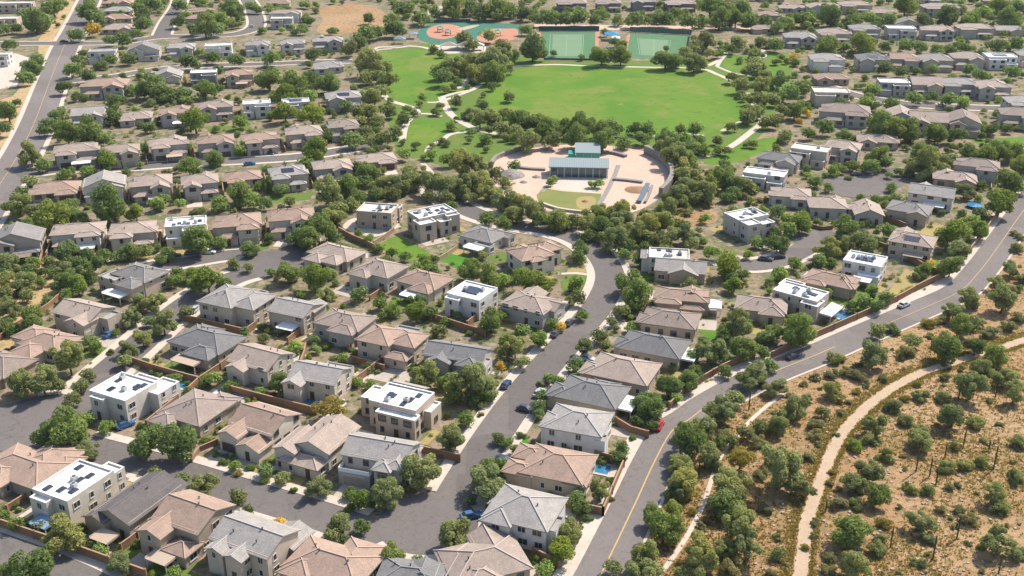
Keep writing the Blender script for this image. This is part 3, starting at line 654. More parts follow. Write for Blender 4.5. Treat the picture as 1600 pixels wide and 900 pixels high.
H(497, 582, 'G2', 'lgrey', 'cream', 12, 13, -20, "grey gable-roofed house with a blue pool in front", opts="", blocks=[(0, 1, 12, 8.5, 5.4, 'gx'), (-3.8, -3.6, 4.6, 5, 5.1, 'gy'), (2, 5.6, 7, 4, 4.6, 'f')])
H(612, 525, 'H2', 'rust', 'beige', 14, 12, -24, "rusty hip-roofed house with stepped roofs", opts="", blocks=[(-3, 0, 9, 9, 5.5, 'h'), (4, 1.5, 7, 7.5, 5.2, 'h'), (1, 5.5, 7, 5, 4.9, 'f'), (4, -4, 6, 3.5, 3.0, 'h')])
H(714, 550, 'G2', 'slate', 'grey', 16, 11, -18, "slate-roofed house touching the rusty stepped house", opts="", hz=4.4, blocks=[(0, .5, 15, 8, 4.5, 'gx'), (4.5, -3.2, 5, 5, 4.2, 'h'), (-3, -3, 5.5, 5, 4.0, 'gy'), (7.4, -1.5, 3, 5, 3.5, 'f')])
H(370, 466, 'H2', 'lgrey', 'beige', 14, 13, -24, "pale grey hip-roofed house beside the side street", opts="", blocks=[(-2.8, 0, 10.5, 12, 6.0, 'h'), (4.6, 1, 7.2, 10, 5.7, 'h'), (2, 6.2, 5, 4, 5.2, 'f')])
H(458, 480, 'G2', 'lgrey', 'beige', 11, 11, -24, "grey house with the big white patio awning", opts="p", blocks=[(0, 1, 11, 9, 5.4, 'gx'), (3.5, 4, 4.5, 6, 5.1, 'gy')])
H(536, 502, 'H2', 'brown', 'grey', 13, 12, -24, "brown hip-roofed house behind small green bushes", hz=4.4, blocks=[(0, 1, 13, 9, 4.5, 'h'), (2.5, -3.2, 7, 5, 4.3, 'h'), (-3, 5.5, 6, 4, 3.1, 'h')])
H(520, 398, 'H1', 'tan', 'beige', 16, 14, -31, "tan many-hipped house by the cul-de-sac", blocks=[(0, 2, 15, 9, 3.5, 'h'), (-2.5, -4, 6, 6, 3.3, 'h'), (3, -2.5, 6.5, 7, 3.4, 'h')], opts="")
H(592, 420, 'H2', 'tan', 'cream', 13, 13, -31, "second tan hip-roofed house from the cul-de-sac", hz=4.5, blocks=[(0, 1, 12, 10, 4.6, 'h'), (-2.6, -4.3, 6, 5, 4.4, 'h')])
H(661, 438, 'H1', 'rust', 'cream', 13, 12, -31, "rusty hip-roofed house left of the solar house", opts="p", hz=3.5, blocks=[(0, 1, 13, 9.5, 3.6, 'h'), (3, -3.5, 6.5, 6, 3.4, 'h')])
H(735, 455, 'F2', 'white', 'white', 10.5, 12, -30, "white flat-roofed house with solar panels and hedge", opts="s", blocks=[(0, 1, 10.5, 10, 6.0, 'f'), (-2.6, -4.8, 4.4, 1.8, 5.4, 'f')])
H(829, 472, 'H2', 'tan', 'grey', 15, 12, -30, "tan hip-roofed house by the street's inner curve", opts="", hz=4.6, blocks=[(0, 0, 13, 10, 4.7, 'h'), (5.4, 2, 5, 6, 4.3, 'gx'), (-2, 5, 6, 5, 4.9, 'gy')])
H(838, 390, 'H2', 'rust', 'cream', 15, 12, 28, "rusty hip-roofed house below the plaza trees", opts="", blocks=[(-2, -.5, 11, 9, 5.4, 'h'), (4.5, 2.2, 7, 7, 5.2, 'h'), (-2.5, -5, 4.5, 3, 5.1, 'h'), (-3, 5.5, 6, 5, 4.6, 'h')])
H(758, 369, 'H1', 'grey', 'pale', 14, 12, -34, "low grey house with a white roof square", opts="p", blocks=[(-1, 1, 12, 10, 3.4, 'h'), (3.2, -5, 6, 3.4, 2.9, 'f'), (3.5, 5, 7, 4, 3.2, 'gx')])
H(676, 336, 'F2', 'white', 'beige', 17, 14, 32, "biggest white flat-roofed house below the plaza", opts="", blocks=[(1, 2.2, 14, 8.5, 6.6, 'f'), (-4.6, -3.2, 6, 5, 6.0, 'f'), (2.2, -3.6, 4.2, 3, 5.2, 'f'), (5.6, -2.8, 4.6, 2.4, 6.2, 'f')])
H(590, 324, 'F2', 'bone', 'tan', 13, 10.5, -12, "bone flat-roofed house on a paved terrace", opts="", blocks=[(0, 0, 12, 8.5, 6.0, 'f'), (4, 5, 5, 4, 5.2, 'f')])
# --- west of the side street
H(207, 428, 'H2', 'grey', 'beige', 16, 13, -30, "grey house with a white courtyard roof", opts="p", hz=4.8, blocks=[(1, 2, 13, 9, 4.9, 'h'), (4, -4, 6.5, 6, 4.6, 'h'), (-4.2, -2.4, 7, 7, 4.7, 'f')])
H(131, 484, 'H2', 'tan', 'beige', 15, 12, -25, "tan house above the rusty hips by the side street", opts="g", front='+x', blocks=[(-1, 1, 13, 9, 5.3, 'gx'), (2.4, -3.5, 6, 5, 5.0, 'gy'), (6.3, 2.2, 4, 5, 4.6, 'f')])
H(60, 536, 'H1', 'rust', 'cream', 17, 14, -24, "rust many-hipped house by the side street", opts="g", front='+x', blocks=[(2, 2, 12, 9, 3.5, 'h'), (-4, 3, 8, 7, 3.7, 'h'), (1, -3.5, 7, 7, 3.3, 'h'), (6, 3, 6, 5, 3.2, 'gx')])
H(-8, 568, 'H1', 'brown', 'tan', 15, 12, -24, "brown house cut by the photo's edge")
# --- the column between the loop road and the main road
H(1046, 392, 'F2', 'bone', 'pale', 15, 9, -8, "bone flat-roofed house with rooftop units", opts="", blocks=[(0, 0, 12, 8, 5.4, 'f'), (-6.6, .5, 3, 6, 4.6, 'h'), (7, -1, 3, 4, 3.0, 'f')])
H(1064, 417, 'G1', 'lgrey', 'tan', 15, 10, -12, "light grey roof joined to the bone-roofed house", opts="", blocks=[(0, 0, 14.5, 9, 3.6, 'gx'), (1, -3.4, 8, 5, 3.4, 'gy'), (-5.2, -3.6, 4, 3, 3.1, 'f')])
H(1064, 461, 'H2', 'rust', 'tan', 14, 9.5, -12, "rust hip-roofed house below the light grey roof", opts="P", hz=4.4)
H(1048, 497, 'H1', 'brown', 'beige', 14.5, 10, -18, "brown house fourth down the column beside the loop", opts="g", front='-x', hz=3.6, blocks=[(0, 0, 14, 9.5, 3.7, 'h'), (-5.5, -1.5, 5.5, 5.5, 3.4, 'h'), (-3, 4, 6, 4, 3.3, 'h')])
H(1019, 537, 'H1', 'slate', 'beige', 17, 11, -23, "slate hip-roofed house with a long white patio", opts="P g", front='-x', hz=3.6, blocks=[(.5, 0, 15.5, 10.5, 3.7, 'h'), (-6, -1.6, 5.5, 5.5, 3.4, 'h')])
H(971, 575, 'H1', 'tan', 'beige', 16.5, 12, -24, "tan hip-roofed house between two slate-roofed houses", opts="g", front='-x', hz=3.6, blocks=[(.5, 0, 15, 11.5, 3.7, 'h'), (-6, -2.5, 5.5, 6, 3.4, 'h')])
H(922, 611, 'H1', 'slate', 'beige', 16.5, 11, -24, "slate-roofed house with a short white patio", opts="P g", front='-x', hz=3.6, blocks=[(.5, 0, 14.5, 10.5, 3.7, 'h'), (-6, -2, 5.5, 6, 3.4, 'h'), (2, 4.5, 6, 4, 3.3, 'h')])
H(902, 655, 'H2', 'lgrey', 'white', 14, 11.5, -19, "light grey two-storey house above the rust roof", opts="g", front='-x', blocks=[(.3, 0, 12.5, 10, 5.7, 'h'), (-4.4, -1.5, 5, 6, 5.4, 'h'), (6.4, -3.6, 2.4, 3, 4.4, 'f')])
H(862, 722, 'H1', 'rust', 'beige', 16.5, 12.5, -20, "rust hip-roofed house beside a small blue pool", opts="g", front='-x', hz=3.8, blocks=[(1.5, 0, 13, 11, 3.9, 'h'), (-5.4, 2.5, 6, 5, 3.6, 'h'), (-5.6, -3.6, 6, 4.5, 3.5, 'h'), (6.5, -3, 4.4, 4.4, 3.3, 'h')])
H(821, 790, 'H2', 'lgrey', 'white', 14, 13, -22, "pale grey two-storey hip house above the lowest hips", opts="g", front='-x', blocks=[(0, 0, 12.5, 11, 5.5, 'h'), (-3.5, -3.5, 5.5, 6, 5.3, 'h'), (-5.6, 4.2, 5, 5, 3.2, 'h'), (6.2, -2, 3.4, 5, 4.8, 'f')])
# --- the eastern houses
H(1172, 338, 'F2', 'white', 'grey', 13, 13, 27, "white two-storey cube house with rooftop units", opts="g", blocks=[(0, 2, 12, 8, 6.4, 'f'), (-3, -4, 5, 4.6, 6.0, 'f'), (3.4, -3.8, 5, 3.6, 5.0, 'f')])
H(1190, 475, 'H1', 'tan', 'beige', 13.5, 10, -16, "tan hip-roofed house behind the yard trees", hz=3.4, blocks=[(0, 0, 13, 9, 3.5, 'h'), (3, -3.4, 6, 5, 3.3, 'h')])
H(1252, 452, 'F2', 'white', 'beige', 12, 14, -38, "white roof house with a glazed rear corner", opts="P", blocks=[(0, 0, 13, 8, 5.6, 'f'), (5, -3.5, 5, 5, 5.0, 'f'), (-4.5, 4, 6, 5, 5.2, 'f')])
H(1298, 436, 'H1', 'rust', 'tan', 13.5, 10, -33, "rust hip-roofed house between two white-roofed houses", hz=3.5)
H(1352, 403, 'F2', 'white', 'white', 11.5, 11, -30, "white flat-roofed house with rooftop solar beside dry lawn", opts="sp", blocks=[(0, .5, 11, 9, 5.8, 'f'), (2.6, -5, 6, 2.2, 3.2, 'f')])
H(1427, 371, 'H2', 'tan', 'beige', 13, 11, -28, "tan two-storey house above the dry fenced lawn", opts="t s", blocks=[(0, 0, 12.5, 9.5, 5.3, 'h'), (-3, 3.5, 6, 5, 5.5, 'gy')])
H(1355, 327, 'G1', 'tan', 'grey', 9.5, 11, -8, "narrow tan house whose gable faces the viewer", hz=3.7, blocks=[(0, 0, 9, 11, 3.8, 'gy'), (-3.5, 3, 5, 5, 3.5, 'h')])
H(1292, 317, 'H1', 'tan', 'grey', 12.5, 11, -8, "tan hip-roofed house left of the narrow gable", hz=3.9, blocks=[(0, 0, 12, 10, 4.0, 'h'), (3.4, 2, 6, 7, 3.8, 'gy')])
H(1236, 301, 'H1', 'tan', 'pale', 13, 11, -12, "leftmost tan hip-roofed house below the grey cul-de-sac", hz=3.9)
H(1422, 324, 'H1', 'grey', 'beige', 13.5, 11.5, -30, "grey hip-roofed house right of the narrow gable", hz=4.2, blocks=[(0, 0, 13, 10, 4.3, 'h'), (3.5, -3, 6, 6, 4.1, 'gy')])
H(1457, 297, 'G2', 'lgrey', 'pale', 15, 10, -27, "pale two-storey house beside a round trampoline", opts="p", blocks=[(0, 0, 14.5, 9, 5.4, 'gx'), (-3, 3, 6, 6, 5.2, 'gy')])
H(1492, 276, 'H1', 'tan', 'tan', 14.5, 10.5, -18, "low tan hip-roofed house behind the pale house", hz=3.6)
H(1528, 256, 'H2', 'brown', 'grey', 14.5, 11, -22, "brown two-storey hip house at the cul-de-sac's far end")
H(1195, 270, 'F2', 'white', 'grey', 15, 10, -24, "white flat-roofed house below the slate-roofed house", hz=4.6)
H(1218, 246, 'H2', 'slate', 'pale', 15, 11, -24, "slate hip-roofed house above the white-roofed house", opts="t", hz=4.4)
H(1266, 232, 'F2', 'bone', 'beige', 14, 10.5, -27, "bone flat-roofed house near the grey cul-de-sac", opts="g")
H(1318, 227, 'H2', 'tan', 'grey', 12.5, 11, -24, "tan two-storey house beside the grey cul-de-sac")
H(1370, 217, 'H1', 'tan', 'beige', 15, 10.5, -15, "long tan hip-roofed house behind the cul-de-sac")

ROWW = []
ORD = "first second third fourth fifth sixth seventh eighth ninth tenth eleventh twelfth".split()
def row(where, start, rot, specs, grp, short):
    prev = None
    for i, s in enumerate(specs):
        px, py, style, roof, wl = s[:5]; wd, dp = s[5:7] if len(s) > 6 else (13, 11); k_ = 1.17 if px > 1100 else 1.1; wd, dp = wd * k_, dp * k_; op = s[7] if len(s) > 7 else "g"
        form = {'H': "hip", 'G': "gable", 'F': "flat"}[style[0]]; st = "one-storey" if style[1] == '1' else "two-storey"
        nick = f"{ORD[i]} house, {short}"
        H(px, py, style, roof, wl, wd, dp, rot, nick, f"{roof if roof != 'lgrey' else 'light grey'} {form}-roofed {st} house, {ORD[i]} from {start}{'' if where == 'x' else ', ' + where}", opts=op, group=grp)
        c, ex, r_, _ = HOUSES[-1]
        if prev and proj((c.x, c.y, 0))[2] > 3.1 and 10 < (c - prev).length < 30 and abs(rot) > 0:
            ROWW.append(((c + prev) / 2, R(rot), f"brown wall between {ORD[i - 1]} and {ORD[i]} houses, {short}"))
        prev = c
WR = "the wide road"
row("row just above the cul-de-sac", WR, 13, [(24, 370, 'G2', 'grey', 'beige', 14, 11, "pt"), (122, 358, 'H2', 'tan', 'pale', 14, 10, "p"), (207, 357, 'H2', 'tan', 'beige', 12, 11, ""), (290, 348, 'F2', 'white', 'cream', 11.5, 10, ""), (372, 345, 'H2', 'rust', 'beige', 12.5, 12), (455, 336, 'H2', 'rust', 'cream', 13, 11, "g")], "houses in rows by the wide road", "row above the cul-de-sac")
row("second row above the cul-de-sac", WR, 16, [(88, 294, 'H1', 'rust', 'tan', 14, 12), (163, 284, 'G2', 'lgrey', 'cream', 12.5, 11, "s"), (237, 283, 'H2', 'tan', 'beige', 12, 12, "t"), (312, 281, 'H2', 'tan', 'grey', 11, 11), (380, 275, 'H1', 'rust', 'beige', 11, 10), (449, 268, 'H2', 'lgrey', 'beige', 11.5, 11, "s"), (519, 257, 'H2', 'tan', 'grey', 12.5, 11, "t"), (588, 247, 'H1', 'tan', 'beige', 13, 11)], "houses in rows by the wide road", "second row above the cul-de-sac")
row("third row above the cul-de-sac", WR, 18, [(118, 232, 'H2', 'tan', 'grey', 14, 11, "gp"), (189, 233, 'H2', 'tan', 'beige', 12, 10), (263, 222, 'H2', 'tan', 'grey', 12.5, 10.5, "gt"), (338, 218, 'H2', 'rust', 'grey', 12, 10.5), (406, 214, 'H2', 'rust', 'grey', 12, 10.5), (475, 204, 'H2', 'tan', 'beige', 12.5, 11), (535, 194, 'H2', 'brown', 'grey', 11.5, 10.5, "t")], "houses in rows by the wide road", "third row above the cul-de-sac")
row("fourth row above the cul-de-sac", WR, 13, [(138, 175, 'G2', 'lgrey', 'grey', 12, 11, ""), (212, 181, 'H1', 'tan', 'grey', 12, 11, ""), (275, 173, 'H2', 'rust', 'grey', 12, 9.5, "p"), (337, 164, 'H2', 'tan', 'grey', 13, 10, ""), (401, 160, 'F2', 'white', 'pale', 11, 9, ""), (462, 158, 'F2', 'white', 'grey', 11, 9, "s"), (536, 149, 'H2', 'lgrey', 'grey', 14, 12, "s")], "houses in rows by the wide road", "fourth row above the cul-de-sac")
row("fifth row above the cul-de-sac", WR, 10, [(165, 130, 'H2', 'rust', 'grey', 18, 14, ""), (263, 116, 'G1', 'lgrey', 'cream', 12, 11, ""), (318, 112, 'F2', 'white', 'dark', 11.5, 9, ""), (373, 114, 'H2', 'rust', 'beige', 11.5, 10, "t"), (512, 102, 'H1', 'lgrey', 'pale', 13, 12, "")], "houses in rows by the wide road", "fifth row above the cul-de-sac")
row("sixth row above the cul-de-sac", WR, 10, [(160, 79, 'F2', 'ash', 'pale', 13, 10, ""), (225, 76, 'G2', 'grey', 'pale', 15, 11, "s"), (283, 72, 'H2', 'lgrey', 'pale', 13, 11, ""), (341, 70, 'F2', 'bone', 'white', 13, 10, ""), (402, 68, 'H2', 'bone', 'white', 12, 10, ""), (457, 66, 'H2', 'lgrey', 'pale', 12, 10, ""), (512, 62, 'H2', 'lgrey', 'grey', 15, 10, "")], "houses in rows by the wide road", "sixth row above the cul-de-sac")
row("roof stack beside the wide road", "the photo's top", 6, [(186, 3, 'H1', 'rust', 'tan', 17, 11, ""), (186, 15, 'H1', 'lgrey', 'beige', 16, 11, ""), (183, 27, 'H1', 'rust', 'tan', 15, 11, ""), (187, 43, 'H1', 'tan', 'tan', 17, 13, "")], "stacked roofs beside the wide road", "stack beside the wide road")
row("beyond the wide road", "the photo's top", 4, [(24, 4, 'F2', 'bone', 'beige', 20, 10, ""), (8, 28, 'F2', 'bone', 'beige', 14, 11, ""), (0, 84, 'F2', 'bone', 'white', 9, 8, "")], "houses beyond the wide road", "beyond the wide road")
row("pair beside the top street", "the photo's top", 4, [(312, 16, 'H1', 'rust', 'tan', 15, 9, ""), (312, 27, 'H1', 'rust', 'tan', 14, 9, "")], "roofs beside the top street", "pair beside the top street")
row("group beside the dirt lot", "the photo's top", 4, [(435, 3, 'H1', 'rust', 'tan', 14, 10, ""), (447, 19, 'H2', 'tan', 'white', 17, 10, ""), (440, 28, 'F2', 'bone', 'grey', 12, 9, "")], "houses beside the dirt lot", "group beside the dirt lot")
PK = "the park"
row("row behind the green verge", PK, -14, [(1322, 171, 'H2', 'brown', 'grey', 17, 13, ""), (1407, 179, 'G2', 'tan', 'grey', 10, 13, ""), (1450, 184, 'G2', 'tan', 'beige', 13, 13, ""), (1505, 186, 'G2', 'brown', 'beige', 11, 13, ""), (1595, 176, 'H2', 'brown', 'grey', 14, 12, "")], "houses in rows east of the park", "row behind the green verge")
row("second row behind the green verge", PK, -6, [(1299, 142, 'F2', 'bone', 'beige', 14, 11, ""), (1397, 127, 'F2', 'white', 'grey', 12, 10, ""), (1446, 128, 'G2', 'tan', 'beige', 12, 12, ""), (1496, 128, 'H2', 'bone', 'grey', 14, 11, ""), (1548, 132, 'H2', 'tan', 'grey', 13, 12, ""), (1598, 157, 'H2', 'lgrey', 'grey', 12, 12, "")], "houses in rows east of the park", "second row behind the green verge")
row("third row behind the green verge", PK, -6, [(1291, 90, 'H2', 'lgrey', 'white', 14, 13, ""), (1362, 90, 'H2', 'slate', 'grey', 13, 12, "s"), (1411, 89, 'H2', 'rust', 'grey', 13, 12, ""), (1461, 91, 'H2', 'lgrey', 'beige', 14, 12, ""), (1511, 88, 'H2', 'tan', 'grey', 13, 12, ""), (1564, 87, 'F2', 'white', 'white', 13, 12, "s"), (1612, 84, 'H2', 'white', 'pale', 12, 12, "")], "houses in rows east of the park", "third row behind the green verge")
row("fourth row behind the green verge", PK, -5, [(1250, 56, 'H2', 'lgrey', 'grey', 15, 12, ""), (1302, 50, 'H2', 'tan', 'pale', 15, 12, ""), (1350, 43, 'H2', 'bone', 'grey', 14, 11, ""), (1408, 43, 'F2', 'white', 'grey', 14, 11, ""), (1465, 45, 'H2', 'tan', 'grey', 15, 11, ""), (1522, 42, 'H2', 'pale', 'grey', 17, 11, ""), (1575, 45, 'G1', 'lgrey', 'tan', 14, 10, "")], "houses in rows east of the park", "fourth row behind the green verge")
row("far right corner rows", PK, -4, [(1200, 22, 'H1', 'rust', 'tan', 12, 10, ""), (1237, 11, 'H1', 'tan', 'grey', 14, 10, ""), (1286, 9, 'H2', 'tan', 'grey', 18, 11, ""), (1335, 6, 'H2', 'pale', 'beige', 17, 11, ""), (1380, 18, 'H1', 'tan', 'beige', 12, 10, ""), (1417, 36, 'G1', 'grey', 'beige', 14, 10, ""), (1470, 10, 'H2', 'pale', 'grey', 20, 11, ""), (1450, -2, 'H1', 'lgrey', 'grey', 14, 10, ""), (1560, 0, 'H1', 'rust', 'tan', 17, 10, ""), (1130, -2, 'H1', 'rust', 'tan', 15, 10, ""), (1205, -6, 'H1', 'tan', 'tan', 15, 10, "")], "houses far beyond the park", "far right corner")
row("beyond the courts", "the playground", -3, [(893, 3, 'H2', 'tan', 'dark', 18, 12, ""), (950, 3, 'H2', 'pale', 'dark', 15, 11, ""), (1004, 1, 'H2', 'lgrey', 'dark', 14, 11, ""), (1062, 4, 'H2', 'tan', 'dark', 17, 11, ""), (1190, 43, 'H1', 'tan', 'tan', 10, 8, "")], "houses beyond the courts", "beyond the courts")
row("x", "the park's east edge", -3, [(1298, 120, 'H1', 'rust', 'tan', 14, 10, "")], "houses in rows east of the park", "pink roof by the park")

# ------------------------------------------------------------------ block walls between the yards
WALLS = []
def wall_run(pts, label, h=1.9, m=None, name="block_wall", cat="wall", t=.22, smooth=False):
    P = [Vector((p.x, p.y)) for p in gpx(pts)]
    if smooth: P = smooth_line(P, 3)
    nn = normals(P); body, cap = MB(), MB(); c0 = P[0]; WALLS.append((P, m))
    root = thing(name, label, cat, (c0.x, c0.y, 0), 0, "block walls of the yards" if cat == "wall" else None)
    for mbx, tt, z0, z1 in ((body, t, -.1, h), (cap, t + .12, h + .002, h + .1)):
        L_ = [(*(p - c0 + n * tt / 2), ) for p, n in zip(P, nn)]; R_ = [(*(p - c0 - n * tt / 2), ) for p, n in zip(P, nn)]
        for i in range(len(P) - 1):
            a, b, c, d = R_[i], R_[i + 1], L_[i + 1], L_[i]
            mbx.face([(*a, z0), (*b, z0), (*b, z1), (*a, z1)]); mbx.face([(*c, z0), (*d, z0), (*d, z1), (*c, z1)]); mbx.face([(*a, z1), (*b, z1), (*c, z1), (*d, z1)])
            if tt > t: mbx.face([(*d, z0), (*c, z0), (*b, z0), (*a, z0)])
        for i, (a, b) in ((0, (L_[0], R_[0])), (-1, (R_[-1], L_[-1]))): mbx.face([(*a, z0), (*b, z0), (*b, z1), (*a, z1)])
    m = m or M_bw; body.build("wall_body", m, root); cap.build("coping", M_bwcap if m is M_bw else m, root)
    if m is M_bw:
        ln = 0; last = -99
        for i in range(len(P)):
            if i: ln += (P[i] - P[i - 1]).length
            if ln - last > 9 or i == len(P) - 1:
                q = P[i] - c0; pb = MB(); pb.box(q.x - .24, q.x + .24, q.y - .24, q.y + .24, -.1, h + .18); last = ln; pb.build("pier", M_bw, root)
    return root
wall_run([(1046, 640), (1075, 612), (1100, 596), (1128, 580), (1160, 566), (1178, 562)], "rust brown block wall curving along the main road's inner bend", smooth=True)
wall_run([(1205, 560), (1238, 545), (1270, 530), (1302, 516), (1338, 500), (1372, 485), (1402, 471), (1440, 450), (1474, 434)], "long brown block wall beside the straight main road below the solar house", smooth=True)
wall_run([(1474, 434), (1442, 420), (1415, 404), (1388, 392), (1364, 384)], "brown wall around the dry fenced lawn of the tan two-storey house")
wall_run([(1500, 412), (1530, 376), (1556, 340), (1585, 304)], "brown wall behind roadside trees at the main road's top bend", h=1.6)
wall_run([(974, 730), (966, 748), (956, 772), (942, 806)], "short rust wall between sidewalk and rust-roofed house's pool yard")
wall_run([(974, 730), (952, 722), (930, 716)], "short brown wall above the small blue pool's yard")
wall_run([(942, 806), (915, 800), (884, 792)], "brown wall between the rust roof's yard and grey driveway")
wall_run([(1012, 684), (985, 676), (962, 662)], "brown wall behind the light grey two-storey house", h=1.7)
wall_run([(833, 868), (855, 878), (874, 888)], "brown wall at the back corner of the lowest many-hipped house", h=1.7)
wall_run([(-60, 802), (0, 823), (55, 842), (112, 861), (170, 882), (228, 903)], "long brown block wall along the lower left street's sidewalk")
wall_run([(205, 568), (240, 580), (275, 590), (312, 600)], "brown wall between the yellow lawn and the blue pool")
wall_run([(230, 668), (262, 642), (295, 616), (312, 600), (345, 578), (385, 546)], "brown wall climbing between the corner house and brown-roofed house")
wall_run([(355, 612), (400, 624), (446, 636), (494, 648)], "brown wall behind the blossom bush and the blue pool patio")
wall_run([(525, 624), (550, 604), (575, 586), (600, 566)], "rust wall between the pool house and the large white house")
wall_run([(552, 566), (575, 572), (600, 580)], "short brown wall behind the pool house", h=1.7)
wall_run([(662, 496), (692, 505), (722, 515), (758, 526)], "brown wall in front of the solar house's hedge")
wall_run([(730, 512), (745, 500), (760, 488)], "short rust wall right of the solar house")
wall_run([(285, 502), (318, 508), (350, 516), (384, 524)], "brown wall behind the big slate-roofed house")
wall_run([(384, 524), (400, 512), (414, 500)], "brown wall left of the white patio awning")
wall_run([(450, 538), (470, 522), (488, 506), (502, 492)], "rust wall right of the white patio awning")
wall_run([(470, 572), (476, 556), (478, 544)], "short brown wall between garden bushes behind the pool house", h=1.6)
wall_run([(545, 548), (565, 536), (585, 524)], "rust wall left of the rusty stepped house", h=1.7)
wall_run([(578, 470), (596, 458), (606, 448)], "short orange wall left of the rusty roof by the solar house", h=1.6)
wall_run([(530, 364), (552, 376), (572, 384), (592, 394)], "brown wall below the paved terrace house")
wall_run([(584, 384), (600, 374), (616, 362)], "yellowish wall between the terrace house and the green lawn", h=1.5, m=M_bw2)
wall_run([(683, 410), (700, 400), (716, 388)], "sandy wall beside the vivid green lawn square", h=1.4, m=M_bw2)
wall_run([(650, 706), (690, 716), (718, 722)], "rust wall right of the balcony house's rear roof")
wall_run([(600, 692), (640, 700), (664, 706)], "rust wall below the large white flat-roofed house", h=1.7)
wall_run([(300, 722), (312, 706), (340, 694)], "brown garden wall beside the sunken garage drive", h=1.3)
wall_run([(190, 862), (204, 852), (216, 842)], "brown wall between the two lowest gabled houses", h=1.8)
wall_run([(12, 800), (28, 790), (40, 782)], "brown wall left of the blue awning", h=1.6)
wall_run([(18, 432), (40, 424), (62, 418), (66, 402), (64, 392)], "orange garden wall beside the grey house above the cul-de-sac row", h=1.6)
wall_run([(0, 532), (22, 514), (50, 498), (76, 482), (96, 464)], "orange dirt-coloured wall left of the rust many-hipped house", h=1.5)
wall_run([(1385, 345), (1400, 350), (1414, 356)], "orange wall between the narrow gable and the grey hip roof", h=1.6)
wall_run([(1268, 356), (1285, 360), (1300, 358)], "low orange wall in front of the tan hip-roofed house", h=1.3)
wall_run([(1126, 420), (1144, 436), (1160, 450)], "orange wall right of the joined grey roofs", h=1.6)
wall_run([(1535, 280), (1548, 286), (1548, 300)], "orange wall below the brown house at the cul-de-sac", h=1.6)
wall_run([(508, 340), (516, 350), (524, 360)], "rust wall left of the paved terrace house", h=1.4)

for c, r_, lb in ROWW:
    d = Vector((-math.sin(r_), math.cos(r_))); a, b2 = c - d * 7, c + d * 9
    wall_run([proj((*a, 0))[:2], proj((*c, 0))[:2], proj((*b2, 0))[:2]], lb, 1.8)
# ------------------------------------------------------------------ pools, park buildings and furniture
def pool(px, py, w, d, rot, label, cover=False):
    c = G(px, py); t = thing("swimming_pool", label, "pool", (c.x, c.y, 0), R(rot), "backyard pools")
    b = MB()
    for q in ((-w / 2 - .6, w / 2 + .6, -d / 2 - .6, -d / 2), (-w / 2 - .6, w / 2 + .6, d / 2, d / 2 + .6), (-w / 2 - .6, -w / 2, -d / 2, d / 2), (w / 2, w / 2 + .6, -d / 2, d / 2)): b.box(*q, -.1, .16)
    b.build("coping", M_conc, t); z = .1
    b = MB(); b.box(-w / 2, w / 2, -d / 2, d / 2, -.2, z); b.build("water", M_water, t)
    if cover:
        b = MB(); b.box(-w / 2 + .2, w / 2 - .2, -d / 2 - .2, d / 2 * .55, .18, .24); b.build("cover", M_whitesheet, t)
pool(277, 598, 9, 3.6, -27, "blue pool behind the white flat-roofed corner house")
pool(352, 623, 8, 5.5, -27, "pool under a white cover behind the brown hip roof", True)
pool(482, 622, 8, 5, -20, "blue pool in front of the grey gable-roofed house")
pool(938, 733, 4.5, 3.5, -20, "small blue pool beside the rust hip-roofed house")
pool(1318, 492, 6, 4, 35, "pool beside the glazed rear corner of a white house")
pool(1348, 350, 5, 3, -8, "small pool in front of the tan hip-roofed house")
def umbrella(px, py, r, m, label):
    c = G(px, py); t = thing("trampoline", label, "trampoline", (c.x, c.y, 0)); b = MB()
    b.tube([(0, 0, .85), (0, 0, .9)], r, 20); b.build("jumping_mat", m, t)
    for k in range(6):
        a = k * 1.047; b = MB(); b.tube([(r * math.cos(a), r * math.sin(a), 0), (r * math.cos(a), r * math.sin(a), .95)], .05, 6); b.build("leg", M_metal, t)
    b = MB(); b.tube([(r * 1.02 * math.cos(k * .2618), r * 1.02 * math.sin(k * .2618), .92) for k in range(25)], .08, 6); b.build("rim_pad", M_shade, t)
umbrella(1522, 324, 2.6, M_water, "round blue trampoline in the pale house's yard")

# the pavilion of the plaza
def at_rot(px, py, rot): c = G(px, py); return (c.x, c.y, 0), R(rot)
loc, rz = at_rot(904, 277, -4)
pv = thing("pavilion", "long grey-roofed glass pavilion in the middle of the round plaza", "pavilion", loc, rz)
PW, PD, PH = 21.0, 7.6, 4.2
b = MB(); b.face([(-PW / 2 - .8, -1, PH), (PW / 2 + .8, -1, PH), (PW / 2 + .8, PD + .6, PH + .9), (-PW / 2 - .8, PD + .6, PH + .9)]); b.face([(-PW / 2 - .8, PD + .6, PH + .6), (PW / 2 + .8, PD + .6, PH + .6), (PW / 2 + .8, -1, PH - .3), (-PW / 2 - .8, -1, PH - .3)])
b.face([(-PW / 2 - .8, -1, PH - .3), (PW / 2 + .8, -1, PH - .3), (PW / 2 + .8, -1, PH), (-PW / 2 - .8, -1, PH)])
for sx in (-1, 1):
    f = [(sx * (PW / 2 + .8), -1, PH - .3), (sx * (PW / 2 + .8), PD + .6, PH + .6), (sx * (PW / 2 + .8), PD + .6, PH + .9), (sx * (PW / 2 + .8), -1, PH)]; b.face(f if sx > 0 else f[::-1])
for i in range(27):
    x = -PW / 2 - .6 + i * (PW + 1.2) / 26; b.face([(x - .06, -1, PH + .01), (x, -1, PH + .09), (x, PD + .6, PH + .99), (x - .06, PD + .6, PH + .91)]); b.face([(x, -1, PH + .09), (x + .06, -1, PH + .01), (x + .06, PD + .6, PH + .91), (x, PD + .6, PH + .99)])
b.build("roof", M_roofmetal, pv)
